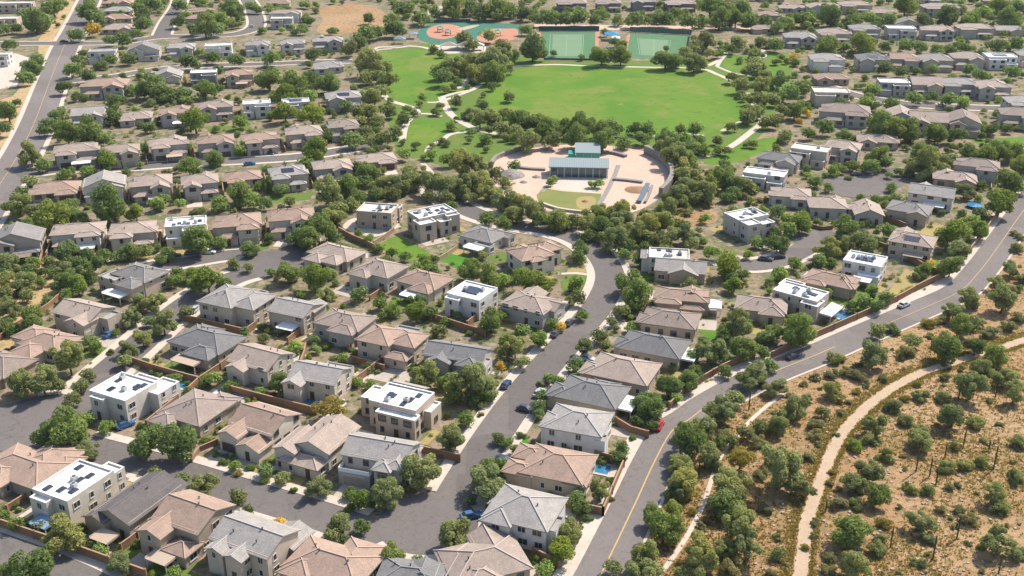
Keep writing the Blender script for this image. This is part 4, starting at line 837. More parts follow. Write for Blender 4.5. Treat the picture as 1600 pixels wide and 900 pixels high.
for nm, q in (("glass_front", (-PW / 2, PW / 2, 0, .1)), ("glass_side", (PW / 2 - .1, PW / 2, .11, PD)), ("glass_side", (-PW / 2, -PW / 2 + .1, .11, PD))):
    b = MB(); b.box(*q, 0, PH - .25); b.build(nm, M_bluegl, pv)
b = MB(); b.box(-PW / 2, PW / 2, PD - .2, PD, 0, PH + .2); b.build("rear_wall", M_stone, pv)
for i in range(9):
    x = -PW / 2 + i * PW / 8; b = MB(); b.box(x - .1, x + .1, -.16, -.002, 0, PH - .26); b.build("mullion", M_metal, pv)
for i in range(5):
    x = -PW / 2 - .3 + i * (PW + .6) / 4; b = MB(); b.box(x - .14, x + .14, -.95, -.67, 0, PH - .3); b.build("post", M_metal, pv)
loc, rz = at_rot(918, 252, -3)
gb = thing("shade_kiosk", "teal glass kiosk with a blue-grey roof behind the pavilion", "kiosk", loc, rz)
b = MB(); b.box(-4.6, 4.6, 0, 8.5, -.1, 3.6); b.build("glass_wall", M_tealglass, gb)
b = MB(); b.face([(-5, -.5, 3.62), (5, -.5, 3.62), (5, 9, 4.9), (-5, 9, 4.9)]); b.face([(-5, 9, 4.6), (5, 9, 4.6), (5, -.5, 3.32 + .29), (-5, -.5, 3.32 + .29)]); b.box(-5, 5, -.56, -.502, 3.3, 3.62)
b.face([(5, -.5, 3.61), (5, 9, 4.6), (5, 9, 4.9), (5, -.5, 3.62)]); b.face([(-5, -.5, 3.62), (-5, 9, 4.9), (-5, 9, 4.6), (-5, -.5, 3.61)]); b.build("roof", M_roofmetal, gb)
for i in range(4):
    x = -4.6 + i * 9.2 / 3; b = MB(); b.box(x - .1, x + .1, -.12, -.002, 0, 3.3); b.build("mullion", M_metal, gb)
b = MB(); b.box(-7.6, -4.9, 1, 6, -.1, 2.6); b.build("side_room", M_tealglass, gb)
def thick_wall(pts, h, t, m, label, name="seat_wall", cat="wall"):
    return wall_run(pts, label, h, m, name, cat, t, True)
thick_wall([(1008, 240), (1030, 250), (1044, 264), (1050, 280), (1044, 296), (1032, 308)], 3.4, 1.6, M_stone, "tall curved grey wall around the plaza's east side", "curved_wall")
thick_wall([(768, 262), (774, 250), (795, 241), (818, 234)], 1.6, 1.2, M_stone, "low curved pale wall at the plaza's upper west edge", "curved_wall")
thick_wall([(820, 240), (840, 237), (856, 235)], 1.2, .8, M_stone, "short slatted wall at the plaza's top")
thick_wall([(804, 262), (830, 265), (852, 266)], .7, 1.6, M_stone, "grey planter strip left of the pavilion")
thick_wall([(958, 281), (980, 283), (1004, 286)], .7, 1.6, M_stone, "grey planter strip right of the pavilion")
thick_wall([(940, 239), (960, 241), (978, 246)], 1.0, 1.4, M_stone, "rubble planter beside the teal kiosk")
thick_wall([(998, 318), (1006, 304), (1012, 290)], 1.0, 1.6, M_bluegl, "dark blue bench wall on the plaza's east side", "bench_wall")
thick_wall([(1008, 318), (1015, 304), (1019, 292)], .8, .7, M_stone, "thin grey bench wall beside the dark blue one", "bench_wall")
thick_wall([(848, 320), (872, 328), (900, 332), (926, 334)], .8, 1.0, M_conc, "pale kerb wall along the plaza lawn's lower edge")
def mound(px, py, r, h, m, label, name="rock_mound", cat="mound", sx=1.0):
    c = G(px, py); t = thing(name, label, cat, (c.x, c.y, 0)); rs = random.Random(int(px)); b = MB(); n = 18; rows = 5; P = []
    for j in range(rows):
        k = j / (rows - 1)
        P.append([(r * sx * (1 - k ** 1.4) * math.cos(a * 6.2832 / n) * rs.uniform(.9, 1.1), r * (1 - k ** 1.4) * math.sin(a * 6.2832 / n) * rs.uniform(.9, 1.1), h * k) for a in range(n)])
    for j in range(rows - 1):
        for a in range(n): b.face([P[j][a], P[j][(a + 1) % n], P[j + 1][(a + 1) % n], P[j + 1][a]])
    b.build("slope", m, t)
mound(798, 274, 5.5, 2.6, M_stone, "dark rocky mound on the plaza's west side"); mound(995, 297, 4.5, .9, M_bw, "brown half-round mound on the plaza's east side")
mound(818, 285, 1.6, .8, M_stone, "small dark boulder on the plaza below the west planter", "boulder", "boulder"); mound(838, 277, 1.8, .9, M_stone, "grey boulder left of the glass pavilion", "boulder", "boulder"); mound(914, 315, 1.3, .7, M_bw, "brown stone on the plaza lawn's bare spot", "boulder", "boulder")
# court screens, shades, playground frames
def screen(pts, label, h=3.2, m=None):
    P = gpx(pts); t = thing("court_screen", label, "fence", P[0], 0, "screens around the courts"); b = MB()
    for a, c in zip(P, P[1:]):
        d = (c - a); n = Vector((-d.y, d.x, 0)).normalized() * .03; q = [a - P[0] - n, c - P[0] - n, c - P[0] + n, a - P[0] + n]; b.prism([(v.x, v.y) for v in q], .2, h)
    b.build("mesh_panel", m or M_screen, t)
    L_ = sum(((c - a).length for a, c in zip(P, P[1:]))); k = max(2, int(L_ / 5))
    for i in range(k + 1):
        p = P[0].lerp(P[-1], i / k) - P[0]; b = MB(); b.tube([(p.x, p.y, 0), (p.x, p.y, h + .15)], .08, 6); b.build("post", M_vent, t)
screen([(842, 49), (936, 49)], "dark screen along the top of the first green court"); screen([(984, 50), (1080, 55)], "dark blue screen along the top of the second green court", m=M_bluegl)
screen([(1078, 57), (1072, 93)], "dark screen along the east side of the second court", 2.2); screen([(850, 94), (930, 95)], "low dark screen below the first green court", 1.2); screen([(658, 37), (735, 35)], "dark screen behind the playground's teal ground", 2.2)
def shade(px, py, w, d, h, m, label, name="shade_canopy"):
    c = G(px, py); t = thing(name, label, "canopy", (c.x, c.y, 0), 0, "park shade canopies"); b = MB()
    T = [(-w / 2, -d / 2, h), (w / 2, -d / 2, h), (w / 2, d / 2, h), (-w / 2, d / 2, h)]; a = (0, 0, h + w * .2)
    for i in range(4): b.face([T[i], T[(i + 1) % 4], a]); b.face([(T[(i + 1) % 4][0], T[(i + 1) % 4][1], h - .1), (T[i][0], T[i][1], h - .1), (0, 0, h - .1)]); 
    for i in range(4): p, q = T[i], T[(i + 1) % 4]; b.face([(p[0], p[1], h - .1), (q[0], q[1], h - .1), q, p])
    b.build("canopy_top", m, t)
    for q in T:
        b = MB(); b.tube([(q[0] * .94, q[1] * .94, 0), (q[0] * .94, q[1] * .94, h - .1)], .1, 6); b.build("post", M_metal, t)
shade(955, 62, 8, 8, 3.6, M_shade, "bright blue shade canopy between the two green courts"); shade(962, 66, 5, 5, 2.8, M_whitesheet, "small white canopy beside the bright blue one"); shade(646, 60, 5, 5, 3, M_bluesheet, "pale blue canopy left of the orange playground"); shade(625, 68, 7, 4, 2.8, M_bluesheet, "pale blue canopy beside the path left of the playground")
shade(735, 78, 16, 5, 2.8, M_conc, "long pale pergola below the playground"); shade(702, 78, 10, 5, 2.8, M_tansheet, "tan pergola below the playground")
def playframe(px, py, label):
    c = G(px, py); t = thing("play_frame", label, "playground", (c.x, c.y, 0), 0, "playground frames")
    for x in (-1.6, 1.6):
        for y in (-1.2, 1.2): b = MB(); b.tube([(x, y, 0), (x, y, 3.2)], .1, 6); b.build("post", M_vent, t)
    b = MB(); b.box(-1.7, 1.7, -1.3, 1.3, 1.4, 1.55); b.build("platform", M_wood, t)
    b = MB(); b.face([(-1.9, -1.5, 3.1), (1.9, -1.5, 3.1), (0, 0, 4.1)]); b.face([(1.9, -1.5, 3.1), (1.9, 1.5, 3.1), (0, 0, 4.1)]); b.face([(1.9, 1.5, 3.1), (-1.9, 1.5, 3.1), (0, 0, 4.1)]); b.face([(-1.9, 1.5, 3.1), (-1.9, -1.5, 3.1), (0, 0, 4.1)]); b.build("roof", M_tealglass, t)
    b = MB(); b.prism([(1.75, -.5), (1.75, .5), (1.8, .5), (1.8, -.5)], 0, 1.4); b.face([(1.8, -.5, 1.5), (4.6, -.5, .2), (4.6, .5, .2), (1.8, .5, 1.5)]); b.build("slide", M_orange, t)
playframe(688, 50, "dark play frame with a slide on the left orange ground"); playframe(700, 55, "lower play frame beside the teal walkway"); playframe(778, 56, "play frame on the right orange ground")

# ------------------------------------------------------------------ cars
def car_mesh():
    def loft(sec, name, m):
        b = MB(); n = len(sec[0][1])
        for (x, ring) in sec: b.v += [(x, y, z) for y, z in ring]
        for j in range(len(sec) - 1):
            for q in range(n): b.f.append((j * n + q, j * n + (q + 1) % n, (j + 1) * n + (q + 1) % n, (j + 1) * n + q)); b.mi.append(0)
        b.f.append(tuple(range(n))[::-1]); b.f.append(tuple((len(sec) - 1) * n + q for q in range(n))); b.mi += [0, 0]
        return b
    def ring(w, z0, z1, k=.8): return [(-w * .92, z0), (w * .92, z0), (w, z0 + (z1 - z0) * .45), (w * k, z1), (-w * k, z1), (-w, z0 + (z1 - z0) * .45)]
    body = loft([(-2.25, ring(.72, .38, .72)), (-2.1, ring(.86, .26, .95)), (-1.2, ring(.92, .22, 1.0, .86)), (.8, ring(.92, .22, .98, .86)), (1.6, ring(.9, .24, .88)), (2.15, ring(.82, .28, .76)), (2.3, ring(.66, .36, .62))], "body", None)
    glass = loft([(-1.75, ring(.72, .93, .98)), (-1.2, ring(.76, .95, 1.40, .78)), (.25, ring(.76, .95, 1.42, .78)), (1.05, ring(.74, .93, .97))], "cabin_glass", None)
    roof = MB(); roof.prism([(-1.2, -.56), (.22, -.56), (.22, .56), (-1.2, .56)], 1.405, 1.455)
    return body, glass, roof
CB, CG, CR = car_mesh()
def wheel():
    b = MB(); b.tube([(0, -.11, 0), (0, .11, 0)], .34, 14); return b.mesh("wheel", M_tyre)
def rimm():
    b = MB(); b.tube([(0, -.125, 0), (0, .125, 0)], .2, 10); return b.mesh("rim", M_rim)
def car(px, py, dirp, colour, label, grp="cars parked along the streets", z=0.02):
    c = G(px, py); e = G(px + dirp[0], py + dirp[1]); a = math.atan2(e.y - c.y, e.x - c.x)
    paint = mat("paint_" + colour, dict(white=(.7, .7, .7), black=(.018, .018, .02), dark=(.05, .055, .065), blue=(.03, .11, .27), navy=(.02, .035, .09), red=(.42, .02, .03), silver=(.40, .42, .44))[colour], .3, .6)
    t = thing("parked_car", label, "car", (c.x, c.y, z + .02), a, grp)
    me = cached(("car", colour), lambda: CB.mesh("body", paint)); bd = obj("body", me, t)
    obj("cabin_glass", cached("carglass", lambda: CG.mesh("cabin_glass", M_glass)), t); obj("roof_panel", cached(("carroof", colour), lambda: CR.mesh("roof_panel", paint)), t)
    wm, rm = cached("wheel", wheel), cached("rim", rimm)
    for x in (-1.4, 1.4):
        for y in (-.8, .8):
            o = obj("wheel", wm, t); o.location = (x, y, .34); obj("rim", rm, o)
    for y in (-.58, .58):
        b = MB(); b.box(2.16, 2.31, y - .2, y + .2, .52, .66); obj("headlight", cached(("hl", y > 0), lambda: b.mesh("headlight", M_white)), t)
        b = MB(); b.box(-2.27, -2.15, y - .2, y + .2, .62, .78); obj("taillight", cached(("tl", y > 0), lambda: b.mesh("taillight", mat("lamp_red", (.3, .01, .01)))), t)
for a in [(736, 809, (30, -6), "blue", "blue car on the pale drive beside the pale grey house"), (578, 868, (14, -10), "black", "dark car on the curved drive below the bend"),
          (790, 604, (14, -17), "navy", "navy car kerbside opposite the slate roof"), 
          (868, 524, (14, -14), "dark", "lowest of three cars at the inner curve kerb"), (889, 507, (12, -13), "dark", "middle of three cars at the inner curve kerb"), (908, 492, (10, -13), "black", "topmost of three cars at the inner curve kerb"),
          (1029, 668, (14, -22), "red", "red car parked on the main road's sidewalk side"), (1412, 479, (20, -9), "silver", "silver car on the main road by the long wall"), (1238, 559, (20, -9), "dark", "dark grey car driving beside the bend wall"),
          (196, 667, (20, -8), "blue", "blue car in front of the white flat-roofed corner house"), (788, 722, (18, 4), "navy", "navy car on the drive left of the rust hip roof"), (822, 642, (14, 4), "dark", "dark car on the drive of the light grey two-storey house"),
           (842, 617, (10, -12), "silver", "silver car at the kerb beside the slate-roofed house"), (918, 563, (16, 4), "silver", "silver car on the drive of the tan hip roof"),
          (985, 496, (16, 4), "dark", "dark car on the drive of the brown roof"), (1216, 404, (18, -2), "black", "black car parked in the eastern small cul-de-sac"), (1196, 407, (18, 2), "dark", "grey car beside a black car in the small cul-de-sac"),
          (1338, 274, (18, -2), "dark", "dark car at the grey cul-de-sac's upper kerb"), (1360, 270, (18, -2), "silver", "silver car at the grey cul-de-sac's upper kerb"), (390, 258, (14, -2), "blue", "blue car on the street among the left rows"), (421, 241, (14, 2), "dark", "dark car on a pale drive in the left rows"),
          (300, 398, (16, -1), "dark", "dark car on the road above the courtyard-roofed house"), (272, 402, (16, -2), "navy", "navy car behind a dark one above the courtyard-roofed house"), (326, 396, (16, 0), "white", "white car at the narrow road above the side street"),
          (100, 66, (10, -1), "black", "black car at the wide road's upper crossing"), (394, 42, (4, -10), "silver", "silver car on the top left street"), (270, 22, (4, -10), "white", "white car on the top diagonal street"), (172, 525, (14, -8), "blue", "blue car on the drive of the tan side street house"),
          (306, 486, (12, -10), "silver", "silver car beside the pale grey hip-roofed house"), (1500, 170, (14, 0), "red", "red car on the street behind the green verge"), (1372, 163, (14, 2), "silver", "silver car on the street near the park's east edge"), (1470, 166, (14, 0), "white", "white car on the street behind the green verge")]:
    car(*a)

# ------------------------------------------------------------------ vegetation
nr = np.random.default_rng(11)
def crown_arrays(seed, n, leaf, blobs=13, flat=.78, spread=.62, rb=(.30, .50), low=-.5, long=1.0):
    """leaf-clump quads over the surface and through the volume of a heap of lobes; unit radius, centre at the origin"""
    g = np.random.default_rng(seed)
    c = g.normal(size=(blobs, 3)); c /= np.linalg.norm(c, axis=1)[:, None]; c *= (g.random((blobs, 1)) ** .45) * spread
    br = g.uniform(*rb, size=blobs); k = g.choice(blobs, n, p=br ** 2 / (br ** 2).sum())
    d = g.normal(size=(n, 3)); d /= np.linalg.norm(d, axis=1)[:, None]
    p = c[k] + d * (br[k] * (.55 + .5 * g.random(n) ** .5))[:, None]
    p[:, 2] *= flat; keep = p[:, 2] > low * flat - .08 * g.random(n); p, d = p[keep], d[keep]; n = len(p)
    p[:, :2] /= np.percentile(np.linalg.norm(p[:, :2], axis=1), 98)
    nn = d + g.normal(size=(n, 3)) * .55; nn[:, 2] += .35; nn /= np.linalg.norm(nn, axis=1)[:, None]
    a = np.cross(nn, g.normal(size=(n, 3))); a /= np.linalg.norm(a, axis=1)[:, None]; b = np.cross(nn, a)
    s = leaf * g.uniform(.55, 1.3, n)[:, None]; a *= s * long; b *= s / long
    v = np.stack([p - a - b * .6, p + a * .7 - b, p + a + b * .7, p - a * .6 + b], 1).reshape(-1, 3)
    return v.astype(np.float32)
def quads_mesh(name, v, m, tint=None):
    n = len(v) // 4; me = bpy.data.meshes.new(name)
    me.vertices.add(len(v)); me.vertices.foreach_set("co", v.ravel()); me.loops.add(len(v)); me.loops.foreach_set("vertex_index", np.arange(len(v), dtype=np.int32))
    me.polygons.add(n); me.polygons.foreach_set("loop_start", np.arange(0, len(v), 4, dtype=np.int32))
    if tint is not None:
        at = me.attributes.new("tint", 'FLOAT_COLOR', 'FACE'); at.data.foreach_set("color", np.c_[tint, np.ones(n)].astype(np.float32).ravel())
    me.materials.append(m); me.update(); me.validate(); return me
def trunk_mesh(seed, top=.95, r0=.075):
    g = random.Random(seed); b = MB(); b.tube([(0, 0, -.08), (g.uniform(-.03, .03), 0, .25), (g.uniform(-.08, .08), g.uniform(-.08, .08), .55)], [r0, r0 * .8, r0 * .62], 6)
    for k in range(5):
        a = k * 1.256 + g.random(); e = g.uniform(.35, .6)
        b.tube([(0, 0, .38 + .05 * k), (e * .5 * math.cos(a), e * .5 * math.sin(a), .68), (e * math.cos(a), e * math.sin(a), top + g.uniform(-.05, .15))], [r0 * .5, r0 * .36, r0 * .15], 5)
    return b.mesh("trunk", M_bark)
TREES = {"olive": [quads_mesh("crown", crown_arrays(20 + i, 5200, .042, 20, .90, .80, (.16, .36), -.8, 1.5), LEAF["olive"]) for i in range(6)],
         "green": [quads_mesh("crown", crown_arrays(40 + i, 4600, .047, 17, .95, .70, (.20, .44), -.85, 1.2), LEAF["green"]) for i in range(5)],
         "bright": [quads_mesh("crown", crown_arrays(60 + i, 4000, .047, 15, .92, .68, (.22, .44), -.85, 1.2), LEAF["bright"]) for i in range(4)],
         "golden": [quads_mesh("crown", crown_arrays(70, 3000, .044, 13, .8, .62, (.26, .42), -.8, 1.5), LEAF["golden"])],
         "red": [quads_mesh("crown", crown_arrays(75, 900, .09, 8, .8, .5), LEAF["red"])],
         "sage": [quads_mesh("crown", crown_arrays(80 + i, 3600, .043, 18, .78, .80, (.14, .36), -.9, 1.8), LEAF["sage"]) for i in range(5)]}
TRUNKS = [trunk_mesh(i) for i in range(5)]
FARC = [crown_arrays(100 + i, 760, .088, 12, .9, .6, (.28, .48), -.75, 1.25) for i in range(6)]

def T(i, j, s):                                         # crown centre and width, read on 4x enlargements of 400 x 225 tiles
    out = []
    for e in s.split():
        a = e.split(","); k = a[3] if len(a) > 3 else None
        out.append((400 * i + float(a[0]) / 4, 225 * j + float(a[1]) / 4, float(a[2]) / 4, k))
    return out
VEG = []
VEG += T(0, 3, "330,60,300,g 540,110,170,o 920,60,230,g 1110,80,240,g 120,570,125,b 240,600,120,o 400,640,270,o 570,690,95,b 628,735,110,b 750,800,190,o 1090,870,110,b 170,860,300,g 965,250,110,o 1130,300,115,g 1270,350,185,o 1490,400,130,o 100,445,80,g 30,530,110,b 1470,210,90,b 1560,225,70,b 500,600,100,o 30,850,90,g 480,190,90,o 1400,190,70,g 1490,260,70,golden 1550,480,90,g 330,600,90,o 840,700,60,b 960,890,90,b")
VEG += T(1, 3, "50,240,120,g 165,280,115,o 385,330,175,o 580,380,100,g 640,430,150,b 790,390,220,o 1030,240,270,o 540,570,170,o 660,590,130,g 1220,55,190,o 1430,300,280,o 1480,240,180,g 1260,650,240,o 850,790,170,g 1010,820,120,g 440,660,130,o 530,690,100,g 150,580,110,golden 1520,40,100,g 620,760,60,b 1340,430,90,g 1490,400,90,g 950,330,110,o 240,360,60,g 590,470,80,b 720,450,70,b 1570,60,90,b 1300,720,80,b 60,300,70,b 350,690,60,b")
VEG += T(2, 3, "390,400,160,g 440,470,130,g 550,370,150,o 690,90,110,g 660,160,115,g 350,640,190,o 300,740,190,b 200,850,130,b 1110,60,210,g 1060,190,185,o 1220,150,190,o 1090,290,230,o 1020,370,150,o 1000,480,140,g 870,530,160,g 950,610,220,g 830,760,200,o 830,850,230,o 630,850,130,o 1370,320,280,o 1360,430,240,g 1420,600,240,o 1480,720,200,o 1190,740,240,o 1180,830,200,o 1380,840,190,s 1430,160,180,golden 1550,60,140,s 1560,260,130,s 1580,480,110,s 1060,880,120,o 1190,590,80,s 30,110,90,b 570,160,80,g 620,420,60,b 1290,60,130,g 60,20,70,g 470,540,80,g 1330,10,120,s")
VEG += T(3, 3, "70,230,310,o 180,330,170,o 30,150,130,o 250,150,110,s 300,20,120,s 540,80,135,b 640,40,140,o 630,250,190,o 560,310,180,o 680,390,165,g 540,600,270,g 430,440,150,s 550,450,115,o 730,570,120,golden 680,740,150,o 550,830,210,o 960,30,180,o 730,150,130,o 1170,80,110,s 1110,220,125,o 1230,210,115,o 1350,190,120,o 900,350,115,o 1010,360,115,o 955,550,185,o 1000,660,120,o 1410,390,170,o 1460,480,150,o 1440,680,210,o 1550,760,160,o 1550,275,140,o 1570,70,140,o 1350,55,60,s 950,810,110,o 1270,550,130,s 60,750,120,o 60,640,85,s 370,860,110,s 30,880,90,s 1190,480,100,s 1090,490,90,s 1130,345,80,s 1190,335,60,s 1530,185,50,s 380,320,60,s 400,250,60,golden 110,825,45,s 300,560,60,s 380,790,110,s 290,640,70,s 230,720,70,golden 860,230,50,s 1300,380,45,s 820,470,50,s 1250,690,60,s 1340,860,60,s 1160,590,50,s 700,660,90,o")
VEG += T(3, 2, "50,610,150,o 430,440,130,o 690,270,130,o 775,260,120,o 1250,55,160,o 1160,140,150,o 1470,80,180,o 1190,240,155,g 910,330,130,o 660,420,190,o 1110,380,190,g 850,400,150,s 1300,360,150,g 1280,210,125,o 1380,280,150,s 1490,240,130,s 1420,430,175,g 1315,505,155,o 1480,540,175,o 1270,620,195,o 1540,660,150,o 1100,680,125,o 960,680,120,o 780,740,140,o 420,630,150,o 190,740,180,o 90,790,140,o 250,700,100,s 540,540,130,s 620,600,80,s 350,770,100,o 1160,790,200,o 850,830,120,o 680,860,160,o 1310,840,140,o 310,850,130,s 70,860,140,o 1380,700,60,s 1450,850,60,s 1100,560,85,s 230,600,70,s 950,890,120,o 190,270,240,g 40,270,150,g 20,480,110,g 600,90,130,g 680,110,110,g 520,110,100,g 730,60,110,g 850,690,80,golden 720,560,90,s 930,600,70,golden 560,640,60,s 1000,220,110,golden 1080,200,110,s 1560,180,120,s 1540,560,70,s 480,520,100,s 600,470,80,s 1210,500,70,s 300,560,90,s 400,540,110,s 500,710,60,s")
VEG += T(2, 2, "400,60,125,o 50,270,125,g 170,320,135,b 20,380,160,o 260,220,100,b 680,140,120,o 780,50,210,g 770,100,95,b 545,290,125,o 450,380,135,o 755,245,95,b 580,360,90,o 230,555,85,b 400,480,115,g 350,590,105,g 250,690,115,g 180,600,70,o 160,740,110,g 1400,230,195,o 1330,290,120,g 1200,330,90,g 1250,400,200,o 1450,380,200,g 1130,430,125,g 1150,530,120,g 980,620,165,g 1100,580,155,g 860,700,205,g 880,770,190,g 790,730,130,b 800,820,125,g 1010,480,70,g 1500,540,200,o 1400,690,130,o 1290,780,175,o 1200,860,165,o 1330,770,175,o 1550,850,120,o 1100,880,160,o 1570,600,90,s 1580,300,125,g 1560,400,115,g 420,560,80,b 480,500,80,b 620,210,80,o 1310,420,120,g 1340,520,110,g 440,170,90,b 300,240,80,golden 170,790,80,g 60,460,110,o 1020,690,90,b 870,850,100,g")
VEG += T(1, 2, "425,80,150,o 790,170,75,g 780,90,110,b 860,130,125,b 1000,160,135,b 640,30,130,g 1010,80,125,g 1470,210,165,g 1570,330,115,b 1550,400,130,o 1140,260,115,o 1180,580,130,b 1050,520,210,o 1340,600,260,o 1420,600,210,o 1250,630,190,g 460,740,215,golden 140,600,135,g 240,360,120,b 370,320,75,b 540,430,85,b 380,380,70,b 440,370,65,b 1310,810,130,b 100,670,55,red 160,690,55,b 20,640,75,b 1210,880,110,o 1100,150,115,g 1560,150,105,b 620,580,90,b 1120,300,60,golden 1190,800,60,golden 1430,650,160,g 1530,480,70,golden 700,780,60,golden 1180,200,80,g 1260,170,70,g 970,480,60,g 700,490,90,g 560,560,70,b 40,590,70,g 490,330,50,g 620,400,55,g 1400,790,60,s")
VEG += T(0, 2, "205,195,165,g 60,130,140,o 160,40,120,o 430,40,120,b 870,90,155,o 970,90,150,o 820,190,135,o 560,330,110,g 430,450,235,o 600,370,105,b 140,590,200,o 270,590,220,o 890,310,145,o 800,380,135,o 1020,220,175,o 1150,150,115,o 560,540,115,o 500,610,115,o 450,700,115,o 535,820,115,b 665,865,115,b 880,860,75,g 1340,560,130,b 1420,610,85,b 780,450,115,o 640,220,70,o 320,880,240,g 20,230,120,o 1100,560,90,b 1000,540,60,g 930,210,90,g 1290,560,80,b 1530,270,70,g 90,250,80,o 220,300,70,g 690,400,60,b 30,30,110,o 120,30,110,s 350,610,130,o 840,650,60,g 760,690,60,g 1270,590,80,g 1460,600,80,g 1180,480,60,b")
VEG += T(0, 1, "190,70,165,o 275,130,115,g 400,180,95,b 660,110,145,b 540,165,105,b 1180,140,155,b 1330,80,135,g 1490,40,95,b 195,230,115,o 110,370,195,o 220,420,115,o 440,400,165,g 330,470,205,g 670,390,250,g 850,430,135,b 980,370,115,b 1130,370,95,b 1380,370,125,b 1490,300,175,g 1570,350,125,b 130,290,90,g 50,530,85,g 60,740,175,o 30,650,115,g 420,660,175,g 540,740,195,g 640,690,115,g 800,670,135,g 910,670,125,o 1040,680,125,g 1240,620,205,g 1370,600,115,g 1570,640,135,g 430,790,185,o 180,780,115,g 150,860,170,o 250,860,85,g 400,850,155,g 480,880,165,b 1110,810,105,b 1200,810,135,b 1300,860,205,b 1460,740,95,o 1550,770,85,o 880,130,55,b 30,850,145,o 960,640,90,g 720,700,90,g 300,740,110,o 90,640,90,o 560,820,110,g 1000,720,90,g 1080,850,110,b 1220,870,110,g 1400,880,120,g 20,800,120,g")
VEG += T(1, 1, "370,40,185,b 160,280,105,g 310,110,115,b 440,310,205,o 560,260,155,g 660,230,125,g 640,140,115,g 700,190,155,g 790,240,175,o 900,240,165,o 1000,220,165,o 1080,250,165,o 1180,250,185,o 1270,290,135,o 960,160,115,o 920,60,105,b 1280,130,175,o 1370,120,165,o 1400,220,185,o 1330,250,155,o 1450,290,155,o 1560,340,175,o 1440,460,115,b 1540,490,115,b 700,590,85,b 480,440,165,o 520,400,125,o 600,370,115,o 390,540,205,g 300,560,165,g 230,590,115,g 330,610,175,g 80,590,85,g 50,370,105,g 210,800,175,g 390,840,205,b 1050,720,135,b 940,700,95,g 1350,740,135,b 1330,800,145,g 1450,820,155,g 1540,850,125,b 1010,770,110,g 1100,780,110,g 850,680,90,g 560,380,100,g 1180,330,120,o 1080,320,100,o 860,300,110,o 740,310,100,g 640,320,110,g 1500,180,110,o 1200,100,110,b 1100,60,90,b 1250,60,100,g 470,640,70,g 560,640,80,g 760,650,80,g 480,560,120,g 430,490,90,o 90,800,70,g 620,840,60,g 500,860,60,g 1560,230,100,o 1230,380,80,g 1350,330,100,o 1580,430,110,o")
VEG += T(2, 1, "60,350,185,o 130,420,175,o 30,430,155,o 270,450,185,g 380,470,125,g 470,500,165,o 560,520,155,g 640,500,145,o 550,420,135,g 705,425,140,o 780,540,175,o 850,510,175,o 930,500,165,o 1000,560,155,o 1080,560,145,o 650,600,155,o 720,640,125,g 955,415,165,o 1015,340,165,o 1045,300,155,o 1090,250,175,o 1085,190,165,o 1075,140,175,o 1015,90,155,o 935,25,135,o 1010,40,155,o 1090,90,145,g 1200,290,175,o 1260,230,155,g 1320,210,175,g 1420,240,165,o 1480,260,125,o 1330,130,115,g 1200,30,105,b 1290,30,85,b 1100,20,115,g 430,650,135,g 420,700,115,g 740,860,195,g 700,690,105,g 790,720,95,g 1250,670,125,b 1340,760,175,b 1390,870,135,b 1450,810,95,b 1590,620,85,g 100,850,195,b 40,810,125,g 200,880,135,b 1480,690,75,b 400,870,125,b 1150,330,120,o 1140,150,110,o 1180,230,100,s 1230,380,90,s 690,470,140,o 180,480,120,g 320,500,110,o 840,450,110,o 860,580,130,o 930,590,120,o 1040,500,110,o 1100,430,90,s 600,640,110,o 1380,310,110,g 1440,330,80,s 240,235,70,b 262,215,60,b 545,245,75,b 500,250,60,b 10,130,90,g 1560,350,70,s 1340,330,90,g 830,640,90,g 960,620,110,o 1120,620,100,o 580,580,100,o 480,560,110,o")
VEG += T(3, 1, "1170,560,225,b 1130,580,95,b 1320,530,155,b 1450,370,195,b 1500,240,175,g 1570,260,125,b 1210,670,165,o 1140,770,155,g 990,770,135,b 1230,280,145,o 920,130,165,o 1030,120,205,o 1100,100,145,o 960,200,85,o 680,80,145,g 720,110,115,g 640,130,125,b 530,130,95,b 410,160,95,b 300,230,105,g 380,270,75,b 770,265,85,g 580,330,60,b 490,510,175,g 740,540,125,g 200,490,155,b 140,530,125,b 60,620,135,g 370,650,155,o 450,630,145,o 590,620,185,o 170,740,115,b 320,720,115,g 80,800,125,b 1560,650,105,o 1520,770,135,o 1430,870,135,o 1590,840,110,o 1250,60,145,g 1350,60,145,g 1450,50,155,g 1550,40,145,g 1590,130,155,g 960,40,145,g 50,420,120,g 120,460,100,b 240,520,100,b 690,600,80,g 660,340,70,g 690,345,70,b 740,340,70,g 820,170,70,g 880,170,80,o 1290,490,120,b 1240,520,110,g 1020,740,60,golden 1330,430,110,g 1160,100,100,g 1110,160,80,o 760,190,60,b 500,210,60,s 1580,580,80,s 1540,560,60,s 250,190,60,b 1340,250,80,g 30,550,90,g 470,580,80,g")
